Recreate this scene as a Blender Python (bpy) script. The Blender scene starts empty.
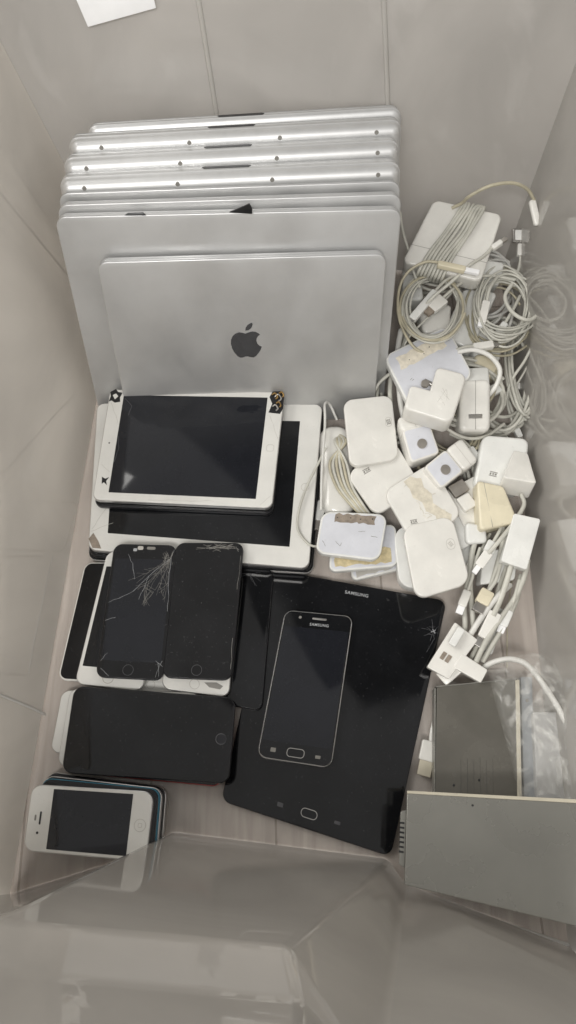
import bpy, bmesh, math, random
from mathutils import Vector, Matrix
R = math.radians
rnd = random.Random(7)
sc = bpy.context.scene
COL = sc.collection
MM = 0.001
# ------------------------------------------------------------------ camera
F, T, HC = 745.0, R(22), 765.0
ct, st = math.cos(T), math.sin(T)
def ray(px, py):
    x, y, z = (px-288)/F, -(py-512)/F, -1.0
    return Vector((x, y*ct - z*st, y*st + z*ct))
def P(px, py, z=0.0):                      # point (mm) seen at px,py lying at height z
    d = ray(px, py); k = (z-HC)/d.z
    return Vector((d.x*k, d.y*k, z))
def PP(px, py, p0, n):                     # point on a plane
    d = ray(px, py); o = Vector((0, 0, HC))
    k = (p0-o).dot(n)/d.dot(n)
    return o + d*k
cam = bpy.data.cameras.new('camera'); camo = bpy.data.objects.new('camera', cam); COL.objects.link(camo)
camo.location = (0, 0, HC*MM); camo.rotation_euler = (T, 0, 0)
cam.lens = 36*F/1024; cam.sensor_width = 36; cam.clip_start = 0.01; cam.clip_end = 50
sc.camera = camo

# ------------------------------------------------------------------ materials
def mat(name, col, rough=0.4, metal=0.0, var=0.06, vscale=40, bump=0.0, bscale=200, spec=0.5, coat=0.0,
        speck=0.0, alpha_mix=0.0, rvar=0.0, sss=0.0, trl=0.0, col2=None, stretch=(1, 1, 1)):
    m = bpy.data.materials.new(name); m.use_nodes = True
    nt = m.node_tree; N = nt.nodes; L = nt.links
    b = N['Principled BSDF']; out = N['Material Output']
    b.inputs['Roughness'].default_value = rough; b.inputs['Metallic'].default_value = metal
    b.inputs['Specular IOR Level'].default_value = spec; b.inputs['Coat Weight'].default_value = coat
    if sss: b.inputs['Subsurface Weight'].default_value = sss; b.inputs['Subsurface Scale'].default_value = 0.003
    tc = N.new('ShaderNodeTexCoord'); mp = N.new('ShaderNodeMapping'); mp.inputs['Scale'].default_value = stretch
    L.new(tc.outputs['Object'], mp.inputs['Vector'])
    nz = N.new('ShaderNodeTexNoise'); nz.inputs['Scale'].default_value = vscale; nz.inputs['Detail'].default_value = 6
    nz.inputs['Roughness'].default_value = 0.6
    L.new(mp.outputs[0], nz.inputs['Vector'])
    cr = N.new('ShaderNodeValToRGB')
    c2 = col2 or tuple(c*(1-var*2.2) for c in col)
    cr.color_ramp.elements[0].position = 0.3; cr.color_ramp.elements[1].position = 0.7
    cr.color_ramp.elements[0].color = (*c2, 1); cr.color_ramp.elements[1].color = (*[min(1, c*(1+var*0.6)) for c in col], 1)
    L.new(nz.outputs['Fac'], cr.inputs['Fac'])
    last = cr.outputs['Color']
    if speck:
        n2 = N.new('ShaderNodeTexNoise'); n2.inputs['Scale'].default_value = 420; n2.inputs['Detail'].default_value = 3
        L.new(mp.outputs[0], n2.inputs['Vector'])
        r2 = N.new('ShaderNodeValToRGB'); r2.color_ramp.elements[0].position = 0.66; r2.color_ramp.elements[1].position = 0.74
        r2.color_ramp.elements[0].color = (0, 0, 0, 1); r2.color_ramp.elements[1].color = (speck,)*3+(1,)
        L.new(n2.outputs['Fac'], r2.inputs['Fac'])
        mx = N.new('ShaderNodeMix'); mx.data_type = 'RGBA'; L.new(r2.outputs['Color'], mx.inputs['Factor'])
        L.new(last, mx.inputs['A']); mx.inputs['B'].default_value = (0.3, 0.27, 0.22, 1) if max(col) > 0.3 else (0.2, 0.2, 0.2, 1)
        last = mx.outputs['Result']
    L.new(last, b.inputs['Base Color'])
    if rvar:
        n3 = N.new('ShaderNodeTexNoise'); n3.inputs['Scale'].default_value = 25; n3.inputs['Detail'].default_value = 8
        L.new(mp.outputs[0], n3.inputs['Vector'])
        mr = N.new('ShaderNodeMapRange'); mr.inputs['From Min'].default_value = 0.35; mr.inputs['From Max'].default_value = 0.7
        mr.inputs['To Min'].default_value = max(0.02, rough-rvar); mr.inputs['To Max'].default_value = rough+rvar
        L.new(n3.outputs['Fac'], mr.inputs['Value']); L.new(mr.outputs[0], b.inputs['Roughness'])
    if bump:
        n4 = N.new('ShaderNodeTexNoise'); n4.inputs['Scale'].default_value = bscale; n4.inputs['Detail'].default_value = 4
        L.new(mp.outputs[0], n4.inputs['Vector'])
        bp = N.new('ShaderNodeBump'); bp.inputs['Strength'].default_value = bump; bp.inputs['Distance'].default_value = 0.001
        L.new(n4.outputs['Fac'], bp.inputs['Height']); L.new(bp.outputs[0], b.inputs['Normal'])
    if trl:
        tl = N.new('ShaderNodeBsdfTranslucent'); L.new(last, tl.inputs['Color']); m2 = N.new('ShaderNodeMixShader'); m2.inputs[0].default_value = trl
        L.new(b.outputs[0], m2.inputs[1]); L.new(tl.outputs[0], m2.inputs[2]); L.new(m2.outputs[0], out.inputs['Surface'])
    if alpha_mix:
        src = m2.outputs[0] if trl else b.outputs[0]
        tr = N.new('ShaderNodeBsdfTransparent'); ms = N.new('ShaderNodeMixShader'); ms.inputs[0].default_value = 1-alpha_mix
        L.new(tr.outputs[0], ms.inputs[1]); L.new(src, ms.inputs[2]); L.new(ms.outputs[0], out.inputs['Surface'])
    return m
M = {}
def plastic(name, col, rough=0.05, ior=1.6, trans=0.15, trl=0.4, bump=0.03, bscale=14, var=0.09, scuff=0.25):
    """milky polypropylene: diffuse + translucent body, a little clear, under a glossy skin"""
    m = bpy.data.materials.new(name); m.use_nodes = True; nt = m.node_tree; N = nt.nodes; L = nt.links
    for n in list(N):
        if n.type == 'BSDF_PRINCIPLED': N.remove(n)
    out = N['Material Output']; tc = N.new('ShaderNodeTexCoord')
    def noise(sc, det, dis=0.0, stretch=None):
        n = N.new('ShaderNodeTexNoise'); n.inputs['Scale'].default_value = sc; n.inputs['Detail'].default_value = det; n.inputs['Distortion'].default_value = dis
        if stretch:
            mp = N.new('ShaderNodeMapping'); mp.inputs['Scale'].default_value = stretch; L.new(tc.outputs['Object'], mp.inputs[0]); L.new(mp.outputs[0], n.inputs['Vector'])
        else: L.new(tc.outputs['Object'], n.inputs['Vector'])
        return n.outputs['Fac']
    def ramp(f, p0, p1, c0, c1):
        r = N.new('ShaderNodeValToRGB'); r.color_ramp.elements[0].position = p0; r.color_ramp.elements[1].position = p1
        r.color_ramp.elements[0].color = (*c0, 1); r.color_ramp.elements[1].color = (*c1, 1); L.new(f, r.inputs[0]); return r.outputs[0]
    c = ramp(noise(5, 6, 1.0), 0.3, 0.72, [q*(1-var*2) for q in col], [q*(1+var*.5) for q in col])
    sk = ramp(noise(5, 10, 0.8, (3, 1.2, 2)), 0.58, 0.78, (0, 0, 0), (scuff,)*3)      # long scuffs
    mx = N.new('ShaderNodeMix'); mx.data_type = 'RGBA'; L.new(sk, mx.inputs['Factor']); L.new(c, mx.inputs['A']); mx.inputs['B'].default_value = (0.86, 0.85, 0.82, 1)
    c = mx.outputs['Result']
    bp = N.new('ShaderNodeBump'); bp.inputs['Strength'].default_value = bump; bp.inputs['Distance'].default_value = 0.01; L.new(noise(bscale, 3), bp.inputs['Height'])
    d = N.new('ShaderNodeBsdfDiffuse'); t = N.new('ShaderNodeBsdfTranslucent'); tr = N.new('ShaderNodeBsdfTransparent'); g = N.new('ShaderNodeBsdfGlossy')
    L.new(c, d.inputs[0]); L.new(c, t.inputs[0]); L.new(bp.outputs[0], g.inputs['Normal'])
    rr_ = N.new('ShaderNodeMapRange'); rr_.inputs['From Min'].default_value = .4; rr_.inputs['From Max'].default_value = .7; rr_.inputs['To Min'].default_value = rough; rr_.inputs['To Max'].default_value = rough+0.10
    L.new(noise(7, 8, 0.4), rr_.inputs[0]); L.new(rr_.outputs[0], g.inputs['Roughness'])
    def mix(f, a, b):
        n = N.new('ShaderNodeMixShader')
        if isinstance(f, float): n.inputs[0].default_value = f
        else: L.new(f, n.inputs[0])
        L.new(a, n.inputs[1]); L.new(b, n.inputs[2]); return n.outputs[0]
    body = mix(float(trans), mix(float(trl), d.outputs[0], t.outputs[0]), tr.outputs[0])
    fn = N.new('ShaderNodeFresnel'); fn.inputs['IOR'].default_value = ior; L.new(bp.outputs[0], fn.inputs['Normal'])
    L.new(mix(fn.outputs[0], body, g.outputs[0]), out.inputs['Surface'])
    return m
WCOL = (0.86, 0.83, 0.78)
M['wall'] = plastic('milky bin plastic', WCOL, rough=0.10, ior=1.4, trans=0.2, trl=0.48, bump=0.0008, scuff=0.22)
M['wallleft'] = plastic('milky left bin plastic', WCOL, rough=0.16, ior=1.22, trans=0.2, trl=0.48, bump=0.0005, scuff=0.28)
M['wallback'] = plastic('milky bin plastic shaded for back', (0.64, 0.62, 0.59), rough=0.12, ior=1.4, trans=0.18, trl=0.44, bump=0.0008, scuff=0.28)  # darker copy of the same plastic, back wall's dimness put into its colour
M['wallright'] = plastic('glossy right bin plastic', (0.90, 0.86, 0.80), rough=0.03, ior=2.3, trans=0.30, trl=0.46, bump=0.0012, scuff=0.15)
M['wall2'] = plastic('thicker bin plastic', (0.58, 0.575, 0.56), trl=0.15, trans=0.12, bump=0.001, ior=1.5, scuff=0.12)
M['wallfront'] = plastic('glossy bin plastic', (0.92, 0.875, 0.81), rough=0.03, ior=1.85, trans=0.40, trl=0.52, bump=0.001, scuff=0.10)
M['rib'] = plastic('bin rib plastic', (0.74, 0.72, 0.68), rough=0.3, trans=0.02, trl=0.1)
M['binfloor'] = plastic('bin floor plastic', (0.78, 0.72, 0.665), rough=0.12, ior=1.4, trans=0.8, trl=0.0, bump=0.001)
M['faintdark'] = mat('dark scoring', (0.07, 0.065, 0.055), 0.5)
M['film'] = mat('wrinkled film', (0.68, 0.63, 0.52), 0.35, var=0.12, vscale=120, bump=0.5, bscale=220)
M['alu'] = mat('silver aluminium', (0.54, 0.54, 0.535), 0.38, metal=0.6, var=0.05, vscale=14, bump=0.02, bscale=900, rvar=0.10, speck=0.08)
M['alu_edge'] = mat('aluminium paled for highlights', (0.66, 0.66, 0.655), 0.44, metal=0.7, var=0.04)  # paler copy for the bases, whitens the highlight bands through colour
M['mirror'] = mat('mirror logo', (0.15, 0.16, 0.18), 0.04, metal=1.0, var=0.02)
M['black'] = mat('black plastic', (0.012, 0.012, 0.013), 0.35, var=0.1)
M['blackmetal'] = mat('black anodised', (0.03, 0.03, 0.034), 0.3, metal=0.5, var=0.1)
M['glass'] = mat('black glass', (0.009, 0.0095, 0.011), 0.075, var=0.35, vscale=9, rvar=0.07, speck=0.16, spec=0.5)
M['glass2'] = mat('dusty black glass', (0.008, 0.008, 0.009), 0.10, var=0.3, vscale=18, rvar=0.07, speck=0.18)
M['lcd'] = mat('grey display', (0.013, 0.014, 0.018), 0.07, var=0.1, vscale=15, rvar=0.03, speck=0.04)
M['whiteglass'] = mat('white glass', (0.72, 0.71, 0.67), 0.10, var=0.05, vscale=20, speck=0.15, rvar=0.05)
M['silverframe'] = mat('silver frame', (0.62, 0.61, 0.6), 0.28, metal=0.8, var=0.05)
M['white'] = mat('white gloss plastic', (0.73, 0.715, 0.67), 0.2, var=0.05, vscale=30, rvar=0.1, speck=0.16, bump=0.02, bscale=300)
M['white2'] = mat('cool white plastic', (0.73, 0.73, 0.70), 0.22, var=0.06, vscale=24, rvar=0.1, speck=0.22)
M['cream'] = mat('yellowed plastic', (0.70, 0.64, 0.48), 0.3, var=0.07, vscale=30, rvar=0.1, speck=0.2)
M['lav'] = mat('grey blue plastic', (0.63, 0.64, 0.68), 0.38, var=0.05, vscale=40, speck=0.25)
M['cable'] = mat('grey white cable', (0.55, 0.54, 0.48), 0.42, var=0.10, vscale=60)
M['cable2'] = mat('yellowed cable', (0.50, 0.46, 0.34), 0.42, var=0.14, vscale=60)
M['cable3'] = mat('white cable', (0.68, 0.67, 0.63), 0.38, var=0.08, vscale=60)
M['metal'] = mat('nickel', (0.55, 0.53, 0.50), 0.3, metal=1.0, var=0.1)
M['pin'] = mat('worn pin', (0.42, 0.39, 0.35), 0.4, metal=0.7, var=0.12)
M['greyink'] = mat('grey ink', (0.22, 0.21, 0.19), 0.5)
M['softink'] = mat('faint ink', (0.48, 0.46, 0.42), 0.5)
M['textink'] = mat('silver print', (0.45, 0.46, 0.47), 0.35)
M['paperpeel'] = mat('torn label', (0.80, 0.74, 0.62), 0.8, var=0.12, vscale=150)
M['brownpeel'] = mat('brown glue', (0.30, 0.25, 0.20), 0.8, var=0.2, vscale=150)
M['tanpeel'] = mat('tan adhesive', (0.66, 0.56, 0.34), 0.7, var=0.15, vscale=160)
M['crack'] = mat('crack line', (0.40, 0.41, 0.42), 0.4)
M['crackdim'] = mat('faint crack', (0.075, 0.075, 0.08), 0.4)
M['blue'] = mat('blue rubber', (0.03, 0.20, 0.30), 0.4)
M['red'] = mat('red frame', (0.42, 0.07, 0.07), 0.3, metal=0.3)
M['brass'] = mat('brass flex', (0.45, 0.28, 0.10), 0.35, metal=0.7, var=0.3, vscale=300)
M['slab'] = mat('greyed steel', (0.235, 0.23, 0.207), 0.30, metal=0.35, var=0.05, vscale=9, rvar=0.08, speck=0.1)
M['dkplate'] = mat('smoked grey plate', (0.125, 0.118, 0.102), 0.25, spec=0.3, metal=0.0, var=0.12, vscale=12, rvar=0.1, speck=0.12)
M['bluegrey'] = mat('blue grey strip', (0.34, 0.36, 0.38), 0.35, metal=0.4)
M['tan'] = mat('tan edge', (0.52, 0.48, 0.38), 0.5)
M['paper'] = mat('white paper', (0.86, 0.86, 0.86), 0.7, var=0.02)

def bagmat():
    m = bpy.data.materials.new('clear bag'); m.use_nodes = True; nt = m.node_tree; N = nt.nodes; L = nt.links
    b = N['Principled BSDF']; b.inputs['Base Color'].default_value = (0.75, 0.74, 0.70, 1); b.inputs['Roughness'].default_value = 0.12
    tc = N.new('ShaderNodeTexCoord'); nz = N.new('ShaderNodeTexNoise'); nz.inputs['Scale'].default_value = 30; nz.inputs['Detail'].default_value = 6
    nz.inputs['Distortion'].default_value = 2.5
    L.new(tc.outputs['Object'], nz.inputs['Vector'])
    mr = N.new('ShaderNodeMapRange'); mr.inputs['From Min'].default_value = 0.5; mr.inputs['From Max'].default_value = 0.72
    mr.inputs['To Min'].default_value = 0.07; mr.inputs['To Max'].default_value = 0.30
    L.new(nz.outputs['Fac'], mr.inputs['Value'])
    bp = N.new('ShaderNodeBump'); bp.inputs['Strength'].default_value = 0.5; bp.inputs['Distance'].default_value = 0.002
    L.new(nz.outputs['Fac'], bp.inputs['Height']); L.new(bp.outputs[0], b.inputs['Normal'])
    tr = N.new('ShaderNodeBsdfTransparent'); ms = N.new('ShaderNodeMixShader')
    L.new(mr.outputs[0], ms.inputs[0]); L.new(tr.outputs[0], ms.inputs[1]); L.new(b.outputs[0], ms.inputs[2])
    L.new(ms.outputs[0], N['Material Output'].inputs['Surface'])
    return m
M['bag'] = bagmat()

def woodmat():
    m = bpy.data.materials.new('pale wood'); m.use_nodes = True; nt = m.node_tree; N = nt.nodes; L = nt.links
    b = N['Principled BSDF']; b.inputs['Roughness'].default_value = 0.5
    tc = N.new('ShaderNodeTexCoord'); mp = N.new('ShaderNodeMapping'); mp.inputs['Scale'].default_value = (60, 5, 5)
    L.new(tc.outputs['Object'], mp.inputs['Vector'])
    nz = N.new('ShaderNodeTexNoise'); nz.inputs['Scale'].default_value = 1.5; nz.inputs['Detail'].default_value = 8; nz.inputs['Distortion'].default_value = 0.6
    L.new(mp.outputs[0], nz.inputs['Vector'])
    cr = N.new('ShaderNodeValToRGB'); cr.color_ramp.elements[0].position = 0.3; cr.color_ramp.elements[1].position = 0.72
    cr.color_ramp.elements[0].color = (0.50, 0.425, 0.365, 1); cr.color_ramp.elements[1].color = (0.86, 0.78, 0.71, 1)
    L.new(nz.outputs['Fac'], cr.inputs['Fac'])
    br = N.new('ShaderNodeTexBrick'); mp2 = N.new('ShaderNodeMapping'); mp2.inputs['Rotation'].default_value = (0, 0, R(88))
    mp2.inputs['Location'].default_value = (0.13, 0.012, 0)
    L.new(tc.outputs['Object'], mp2.inputs['Vector']); L.new(mp2.outputs[0], br.inputs['Vector'])
    br.inputs['Scale'].default_value = 1; br.inputs['Brick Width'].default_value = 0.9; br.inputs['Row Height'].default_value = 0.12
    br.inputs['Mortar Size'].default_value = 0.0012; br.inputs['Color1'].default_value = (1, 1, 1, 1); br.inputs['Color2'].default_value = (0.86, 0.84, 0.82, 1)
    br.inputs['Mortar'].default_value = (0.35, 0.3, 0.25, 1)
    mx = N.new('ShaderNodeMix'); mx.data_type = 'RGBA'; mx.blend_type = 'MULTIPLY'; mx.inputs['Factor'].default_value = 1
    L.new(cr.outputs['Color'], mx.inputs['A']); L.new(br.outputs['Color'], mx.inputs['B']); L.new(mx.outputs['Result'], b.inputs['Base Color'])
    return m
M['wood'] = woodmat()

# ------------------------------------------------------------------ object helpers
def tag(o, label=None, cat=None, group=None, kind=None):
    if label: o['label'] = label
    if cat: o['category'] = cat
    if group: o['group'] = group
    if kind: o['kind'] = kind
    return o
def empty(name, loc, label, cat, group=None, mtx=None):
    o = bpy.data.objects.new(name, None); COL.objects.link(o); o.empty_display_size = 0.01
    if mtx is not None: o.matrix_world = mtx
    else: o.location = Vector(loc)*MM
    return tag(o, label, cat, group)
def link(name, verts, faces, m, parent=None, origin=Vector((0, 0, 0)), smooth=True, wn=True):
    """verts in mm, world (or in the parent's frame when origin is zero)"""
    me = bpy.data.meshes.new(name)
    me.from_pydata([((v[0]-origin[0])*MM, (v[1]-origin[1])*MM, (v[2]-origin[2])*MM) for v in verts], [], faces)
    bm = bmesh.new(); bm.from_mesh(me)
    bmesh.ops.recalc_face_normals(bm, faces=bm.faces)
    for f in bm.faces: f.smooth = smooth
    if smooth:
        for e in bm.edges:
            if len(e.link_faces) == 2 and e.calc_face_angle(0) > R(42): e.smooth = False
    bm.to_mesh(me); bm.free()
    me.materials.append(m)
    o = bpy.data.objects.new(name, me); COL.objects.link(o)
    if parent is not None: o.parent = parent
    else: o.location = origin*MM
    return o
class G:                                      # geometry collector
    def __init__(s): s.v = []; s.f = []
    def add(s, v, f):
        n = len(s.v); s.v += [Vector(q) for q in v]; s.f += [tuple(i+n for i in q) for q in f]; return s
def rr(w, h, r, n=5, x0=0, y0=0):
    r = max(0.02, min(r, w/2-0.01, h/2-0.01)); pts = []
    for cx, cy, a0 in ((w-r, r, -90), (w-r, h-r, 0), (r, h-r, 90), (r, r, 180)):
        for k in range(n+1):
            a = R(a0+90*k/n); pts.append((x0+cx+r*math.cos(a), y0+cy+r*math.sin(a)))
    return pts
class Frame:
    """a (nearly flat) patch of space: u 0..1 to the right, v 0..1 downwards, h along the normal (mm)"""
    def __init__(s, c):
        s.c = [Vector(q) for q in c]
        a, b, d, e = s.c
        s.w = ((b-a).length + (d-e).length)/2; s.h = ((e-a).length + (d-b).length)/2
        n = (d-a).cross(b-e).normalized()
        if n.z < 0: n = -n
        s.n = n; s.o = (a+b+d+e)/4
    def m(s, x, y, h):                       # x,y in mm
        u, v = x/s.w, y/s.h; a, b, d, e = s.c
        return a*(1-u)*(1-v) + b*u*(1-v) + d*u*v + e*(1-u)*v + s.n*h
class Flat:
    def __init__(s, w, h): s.w = w; s.h = h; s.o = Vector((0, 0, 0)); s.n = Vector((0, 0, 1))
    def m(s, x, y, h): return Vector((x-s.w/2, s.h-y, h))
def px4(*a): return Frame([P(*q) for q in a])
def barf(p0, p1, w, roll=0.0):               # frame whose length runs p0 -> p1 (pixel,pixel,z)
    a, b = P(*p0), P(*p1); d = (b-a).normalized(); s = Vector((0, 0, 1)).cross(d).normalized()*(w/2)
    if roll: s = Matrix.Rotation(roll, 3, d) @ s
    return Frame([a+s, b+s, b-s, a-s])
def loft(fr, prof, r, u0=0, v0=0, u1=1, v1=1, n=5, g=None):
    """prof = [(inset, h), ...]  closed at both ends"""
    g = g or G(); X0, Y0 = u0*fr.w, v0*fr.h; W, H = (u1-u0)*fr.w, (v1-v0)*fr.h
    V = []; Fc = []; k = 4*(n+1)
    for (i, h) in prof:
        V += [fr.m(x, y, h) for x, y in rr(W-2*i, H-2*i, max(r-i, 0.05), n, X0+i, Y0+i)]
    for j in range(len(prof)-1):
        for q in range(k): Fc.append((j*k+q, j*k+(q+1) % k, (j+1)*k+(q+1) % k, (j+1)*k+q))
    Fc.append(tuple(range(k-1, -1, -1))); Fc.append(tuple((len(prof)-1)*k+q for q in range(k)))
    return g.add(V, Fc)
def rprof(th, bt, bb=None, top=0.0, n=4):    # slab profile with rounded edges
    bb = bt if bb is None else bb; p = []
    for k in range(n+1):
        a = R(90*k/n); p.append((bb*(1-math.sin(a)), top-th+bb*(1-math.cos(a))))
    for k in range(n+1):
        a = R(90*k/n); p.append((bt*(1-math.cos(a)), top-bt+bt*math.sin(a)))
    return p
def slab(name, fr, th, r, m, parent=None, bt=1.0, bb=None, top=0.0, reg=(0, 0, 1, 1), origin=None, n=5):
    g = loft(fr, rprof(th, bt, bb, top), r, reg[0], reg[1], reg[2], reg[3], n)
    return link(name, g.v, g.f, m, parent, fr.o if origin is None else origin)
def ringp(fr, cx, cy, w, h, r, t, top=0.2, n=6):   # a thin raised rounded-rectangular ring
    g = G(); A = rr(w, h, r, n, cx-w/2, cy-h/2); B = rr(w-2*t, h-2*t, max(r-t, 0.1), n, cx-w/2+t, cy-h/2+t); k = len(A)
    V = [fr.m(x, y, -0.3) for x, y in A]+[fr.m(x, y, top) for x, y in A]+[fr.m(x, y, top) for x, y in B]+[fr.m(x, y, -0.3) for x, y in B]
    Fc = []
    for j in range(3):
        for q in range(k): Fc.append((j*k+q, j*k+(q+1) % k, (j+1)*k+(q+1) % k, (j+1)*k+q))
    return g.add(V, Fc)
def poly(fr, pts, top, th=0.4):              # irregular polygon prism, pts in mm
    g = G(); k = len(pts)
    V = [fr.m(x, y, top) for x, y in pts]+[fr.m(x, y, top-th) for x, y in pts]
    Fc = [tuple(range(k)), tuple(range(2*k-1, k-1, -1))]+[(q, (q+1) % k, k+(q+1) % k, k+q) for q in range(k)]
    return g.add(V, Fc)
def tri(o):
    bm = bmesh.new(); bm.from_mesh(o.data); bmesh.ops.triangulate(bm, faces=[f for f in bm.faces if len(f.verts) > 4]); bm.to_mesh(o.data); bm.free(); return o
def catmull(pts, step=3.0, closed=False):
    pts = [Vector(p) for p in pts]
    if len(pts) < 3 and not closed:
        a, b = pts; n = max(2, int((b-a).length/step)); return [a.lerp(b, i/n) for i in range(n+1)]
    P_ = ([pts[-1]]+pts+pts[:2]) if closed else ([pts[0]*2-pts[1]]+pts+[pts[-1]*2-pts[-2]])
    out = []
    for i in range(1, len(P_)-2):
        a, b, c, d = P_[i-1:i+3]; n = max(2, int((c-b).length/step))
        for k in range(n):
            t = k/n
            out.append(0.5*((2*b)+(c-a)*t+(2*a-5*b+4*c-d)*t*t+(3*b-a-3*c+d)*t**3))
    if not closed: out.append(pts[-1])
    return out
def tube(pts, r, g=None, sides=9, step=3.0, smooth=True, taper=None):
    g = g or G(); C = catmull(pts, step) if smooth else [Vector(p) for p in pts]
    V = []; Fc = []; up = Vector((0.31, 0.17, 0.93)).normalized(); n = len(C)
    t0 = (C[1]-C[0]).normalized(); u = t0.cross(up).normalized()
    for i, c in enumerate(C):
        t = (C[min(i+1, n-1)]-C[max(i-1, 0)])
        t = t.normalized() if t.length > 1e-9 else t0
        u = (u-t*u.dot(t)); u = u.normalized() if u.length > 1e-6 else t.cross(up).normalized(); w = t.cross(u)
        rad = r if taper is None else r*taper(i/(n-1))
        V += [c+(u*math.cos(2*math.pi*k/sides)+w*math.sin(2*math.pi*k/sides))*rad for k in range(sides)]
    for i in range(n-1):
        for k in range(sides): Fc.append((i*sides+k, i*sides+(k+1) % sides, (i+1)*sides+(k+1) % sides, (i+1)*sides+k))
    Fc.append(tuple(range(sides-1, -1, -1))); Fc.append(tuple((n-1)*sides+k for k in range(sides)))
    return g.add(V, Fc)
def cable(name, pts, r, m, label=None, parent=None, origin=None, group=None, cat='cable', world=False):
    W = pts if world else [P(*p) for p in pts]
    g = tube(W, r); o = origin if origin is not None else W[0]
    ob = link(name, g.v, g.f, m, parent, o)
    if parent is None: tag(ob, label, cat, group)
    return ob
def disc(fr, cx, cy, r, top, th, g=None, n=20):
    g = g or G(); V = []
    for (rr_, h) in ((r, top-th), (r, top-0.2), (r-0.2, top)):
        V += [fr.m(cx+rr_*math.cos(2*math.pi*k/n), cy+rr_*math.sin(2*math.pi*k/n), h) for k in range(n)]
    Fc = [(j*n+q, j*n+(q+1) % n, (j+1)*n+(q+1) % n, (j+1)*n+q) for j in range(2) for q in range(n)]
    Fc += [tuple(range(n-1, -1, -1)), tuple(2*n+q for q in range(n))]
    return g.add(V, Fc)
def jag(x0, y0, x1, y1, n, amp, rg):
    pts = [(x0, y0)]
    for k in range(1, n):
        t = k/n; pts.append((x0+(x1-x0)*t+rg.uniform(-amp, amp), y0+(y1-y0)*t+rg.uniform(-amp, amp)))
    return pts+[(x1, y1)]
def cracks(fr, lines, top, w, m, parent, origin, label=None):
    g = G(); rg = random.Random(len(lines)*3+int(fr.w))
    for (x0, y0, x1, y1) in lines:
        pts = jag(x0, y0, x1, y1, max(3, int(math.hypot(x1-x0, y1-y0)/5)), 0.55, rg)
        for i in range(len(pts)-1):
            a, b = pts[i], pts[i+1]; d = Vector((b[0]-a[0], b[1]-a[1]))
            if d.length < 0.05: continue
            nrm = Vector((-d.y, d.x)).normalized()*w*rg.uniform(0.5, 1.0)/2
            q = [(a[0]+nrm.x, a[1]+nrm.y), (b[0]+nrm.x, b[1]+nrm.y), (b[0]-nrm.x, b[1]-nrm.y), (a[0]-nrm.x, a[1]-nrm.y)]
            g.add([fr.m(x, y, top) for x, y in q]+[fr.m(x, y, top-0.15) for x, y in q],
                  [(0, 1, 2, 3), (7, 6, 5, 4), (0, 4, 5, 1), (1, 5, 6, 2), (2, 6, 7, 3), (3, 7, 4, 0)])
    return link('crack', g.v, g.f, m, parent, origin, smooth=False)
def lettering(name, text, fr, cx, cy, size, ang, m, parent, origin, top=0.12):
    cu = bpy.data.curves.new('txt', 'FONT'); cu.body = text; cu.size = size; cu.align_x = 'CENTER'; cu.align_y = 'CENTER'
    cu.extrude = 0.05; cu.offset = 0.03*size*0.2; cu.space_character = 1.12
    to = bpy.data.objects.new('txt', cu); COL.objects.link(to)
    bpy.context.view_layer.update(); dg = bpy.context.evaluated_depsgraph_get()
    me = bpy.data.meshes.new_from_object(to.evaluated_get(dg)); bpy.data.objects.remove(to)
    ca, sa = math.cos(ang), math.sin(ang)
    V = [fr.m(cx+v.co.x*ca-(-v.co.y)*sa, cy+v.co.x*sa+(-v.co.y)*ca, top+v.co.z) for v in me.vertices]
    Fc = [tuple(p.vertices) for p in me.polygons]; bpy.data.meshes.remove(me)
    return link(name, V, Fc, m, parent, origin, smooth=False)

# ================================================================== SETTING
tb = link('table_surface', [(-3000, -3000, -6), (3000, -3000, -6), (3000, 3000, -6), (-3000, 3000, -6),
                            (-3000, -3000, -40), (3000, -3000, -40), (3000, 3000, -40), (-3000, 3000, -40)],
          [(0, 1, 2, 3), (7, 6, 5, 4), (0, 4, 5, 1), (1, 5, 6, 2), (2, 6, 7, 3), (3, 7, 4, 0)], M['wood'], smooth=False)
tag(tb, kind='structure')

# ---- the bin
HB = 345.0
bl, br_ = Vector((-216, 642, 0)), Vector((272, 642, 0)); fl, fr_ = Vector((-256, -70, 0)), Vector((252, -112, 0))
bin_ = empty('storage_bin', (0, 280, -4), 'large milky plastic storage bin holding all the devices and cables', 'storage bin')
BO = Vector((0, 280, -4))
def sheet(name, V, Fc, m, thick=2.0, bev=3.0, smooth=True, parent=bin_, origin=BO, seg=3):
    o = link(name, V, Fc, m, parent, origin, smooth=False)
    if bev:
        b = o.modifiers.new('b', 'BEVEL'); b.width = bev*MM; b.segments = seg; b.limit_method = 'ANGLE'; b.angle_limit = R(8)
    s = o.modifiers.new('s', 'SOLIDIFY'); s.thickness = thick*MM; s.offset = 0
    for p in o.data.polygons: p.use_smooth = smooth and bool(bev)
    if bev:
        wn = o.modifiers.new('w', 'WEIGHTED_NORMAL'); wn.weight = 100; wn.keep_sharp = False
    return o
sheet('bottom_panel', [fl+Vector((-8, -60, -2)), fr_+Vector((8, -20, -2)), br_+Vector((4, 5, -2)), bl+Vector((-4, 5, -2))], [(0, 1, 2, 3)], M['binfloor'], bev=0)
def up(p, dx, dy, z=HB): return Vector((p.x+dx*z, p.y+dy*z, z))
BKL, BKR = up(bl, -0.24, 0.20), up(br_, 0.06, 0.20)
FRT, FLT = up(fr_, 0.10, -0.22), up(fl, -0.27, -0.22)
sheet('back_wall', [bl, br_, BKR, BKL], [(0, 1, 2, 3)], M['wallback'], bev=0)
sheet('left_wall', [fl, bl, BKL, FLT], [(0, 1, 2, 3)], M['wallleft'], bev=0)
sheet('right_wall', [br_, fr_, FRT, BKR], [(0, 1, 2, 3)], M['wallright'], bev=0)
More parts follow.
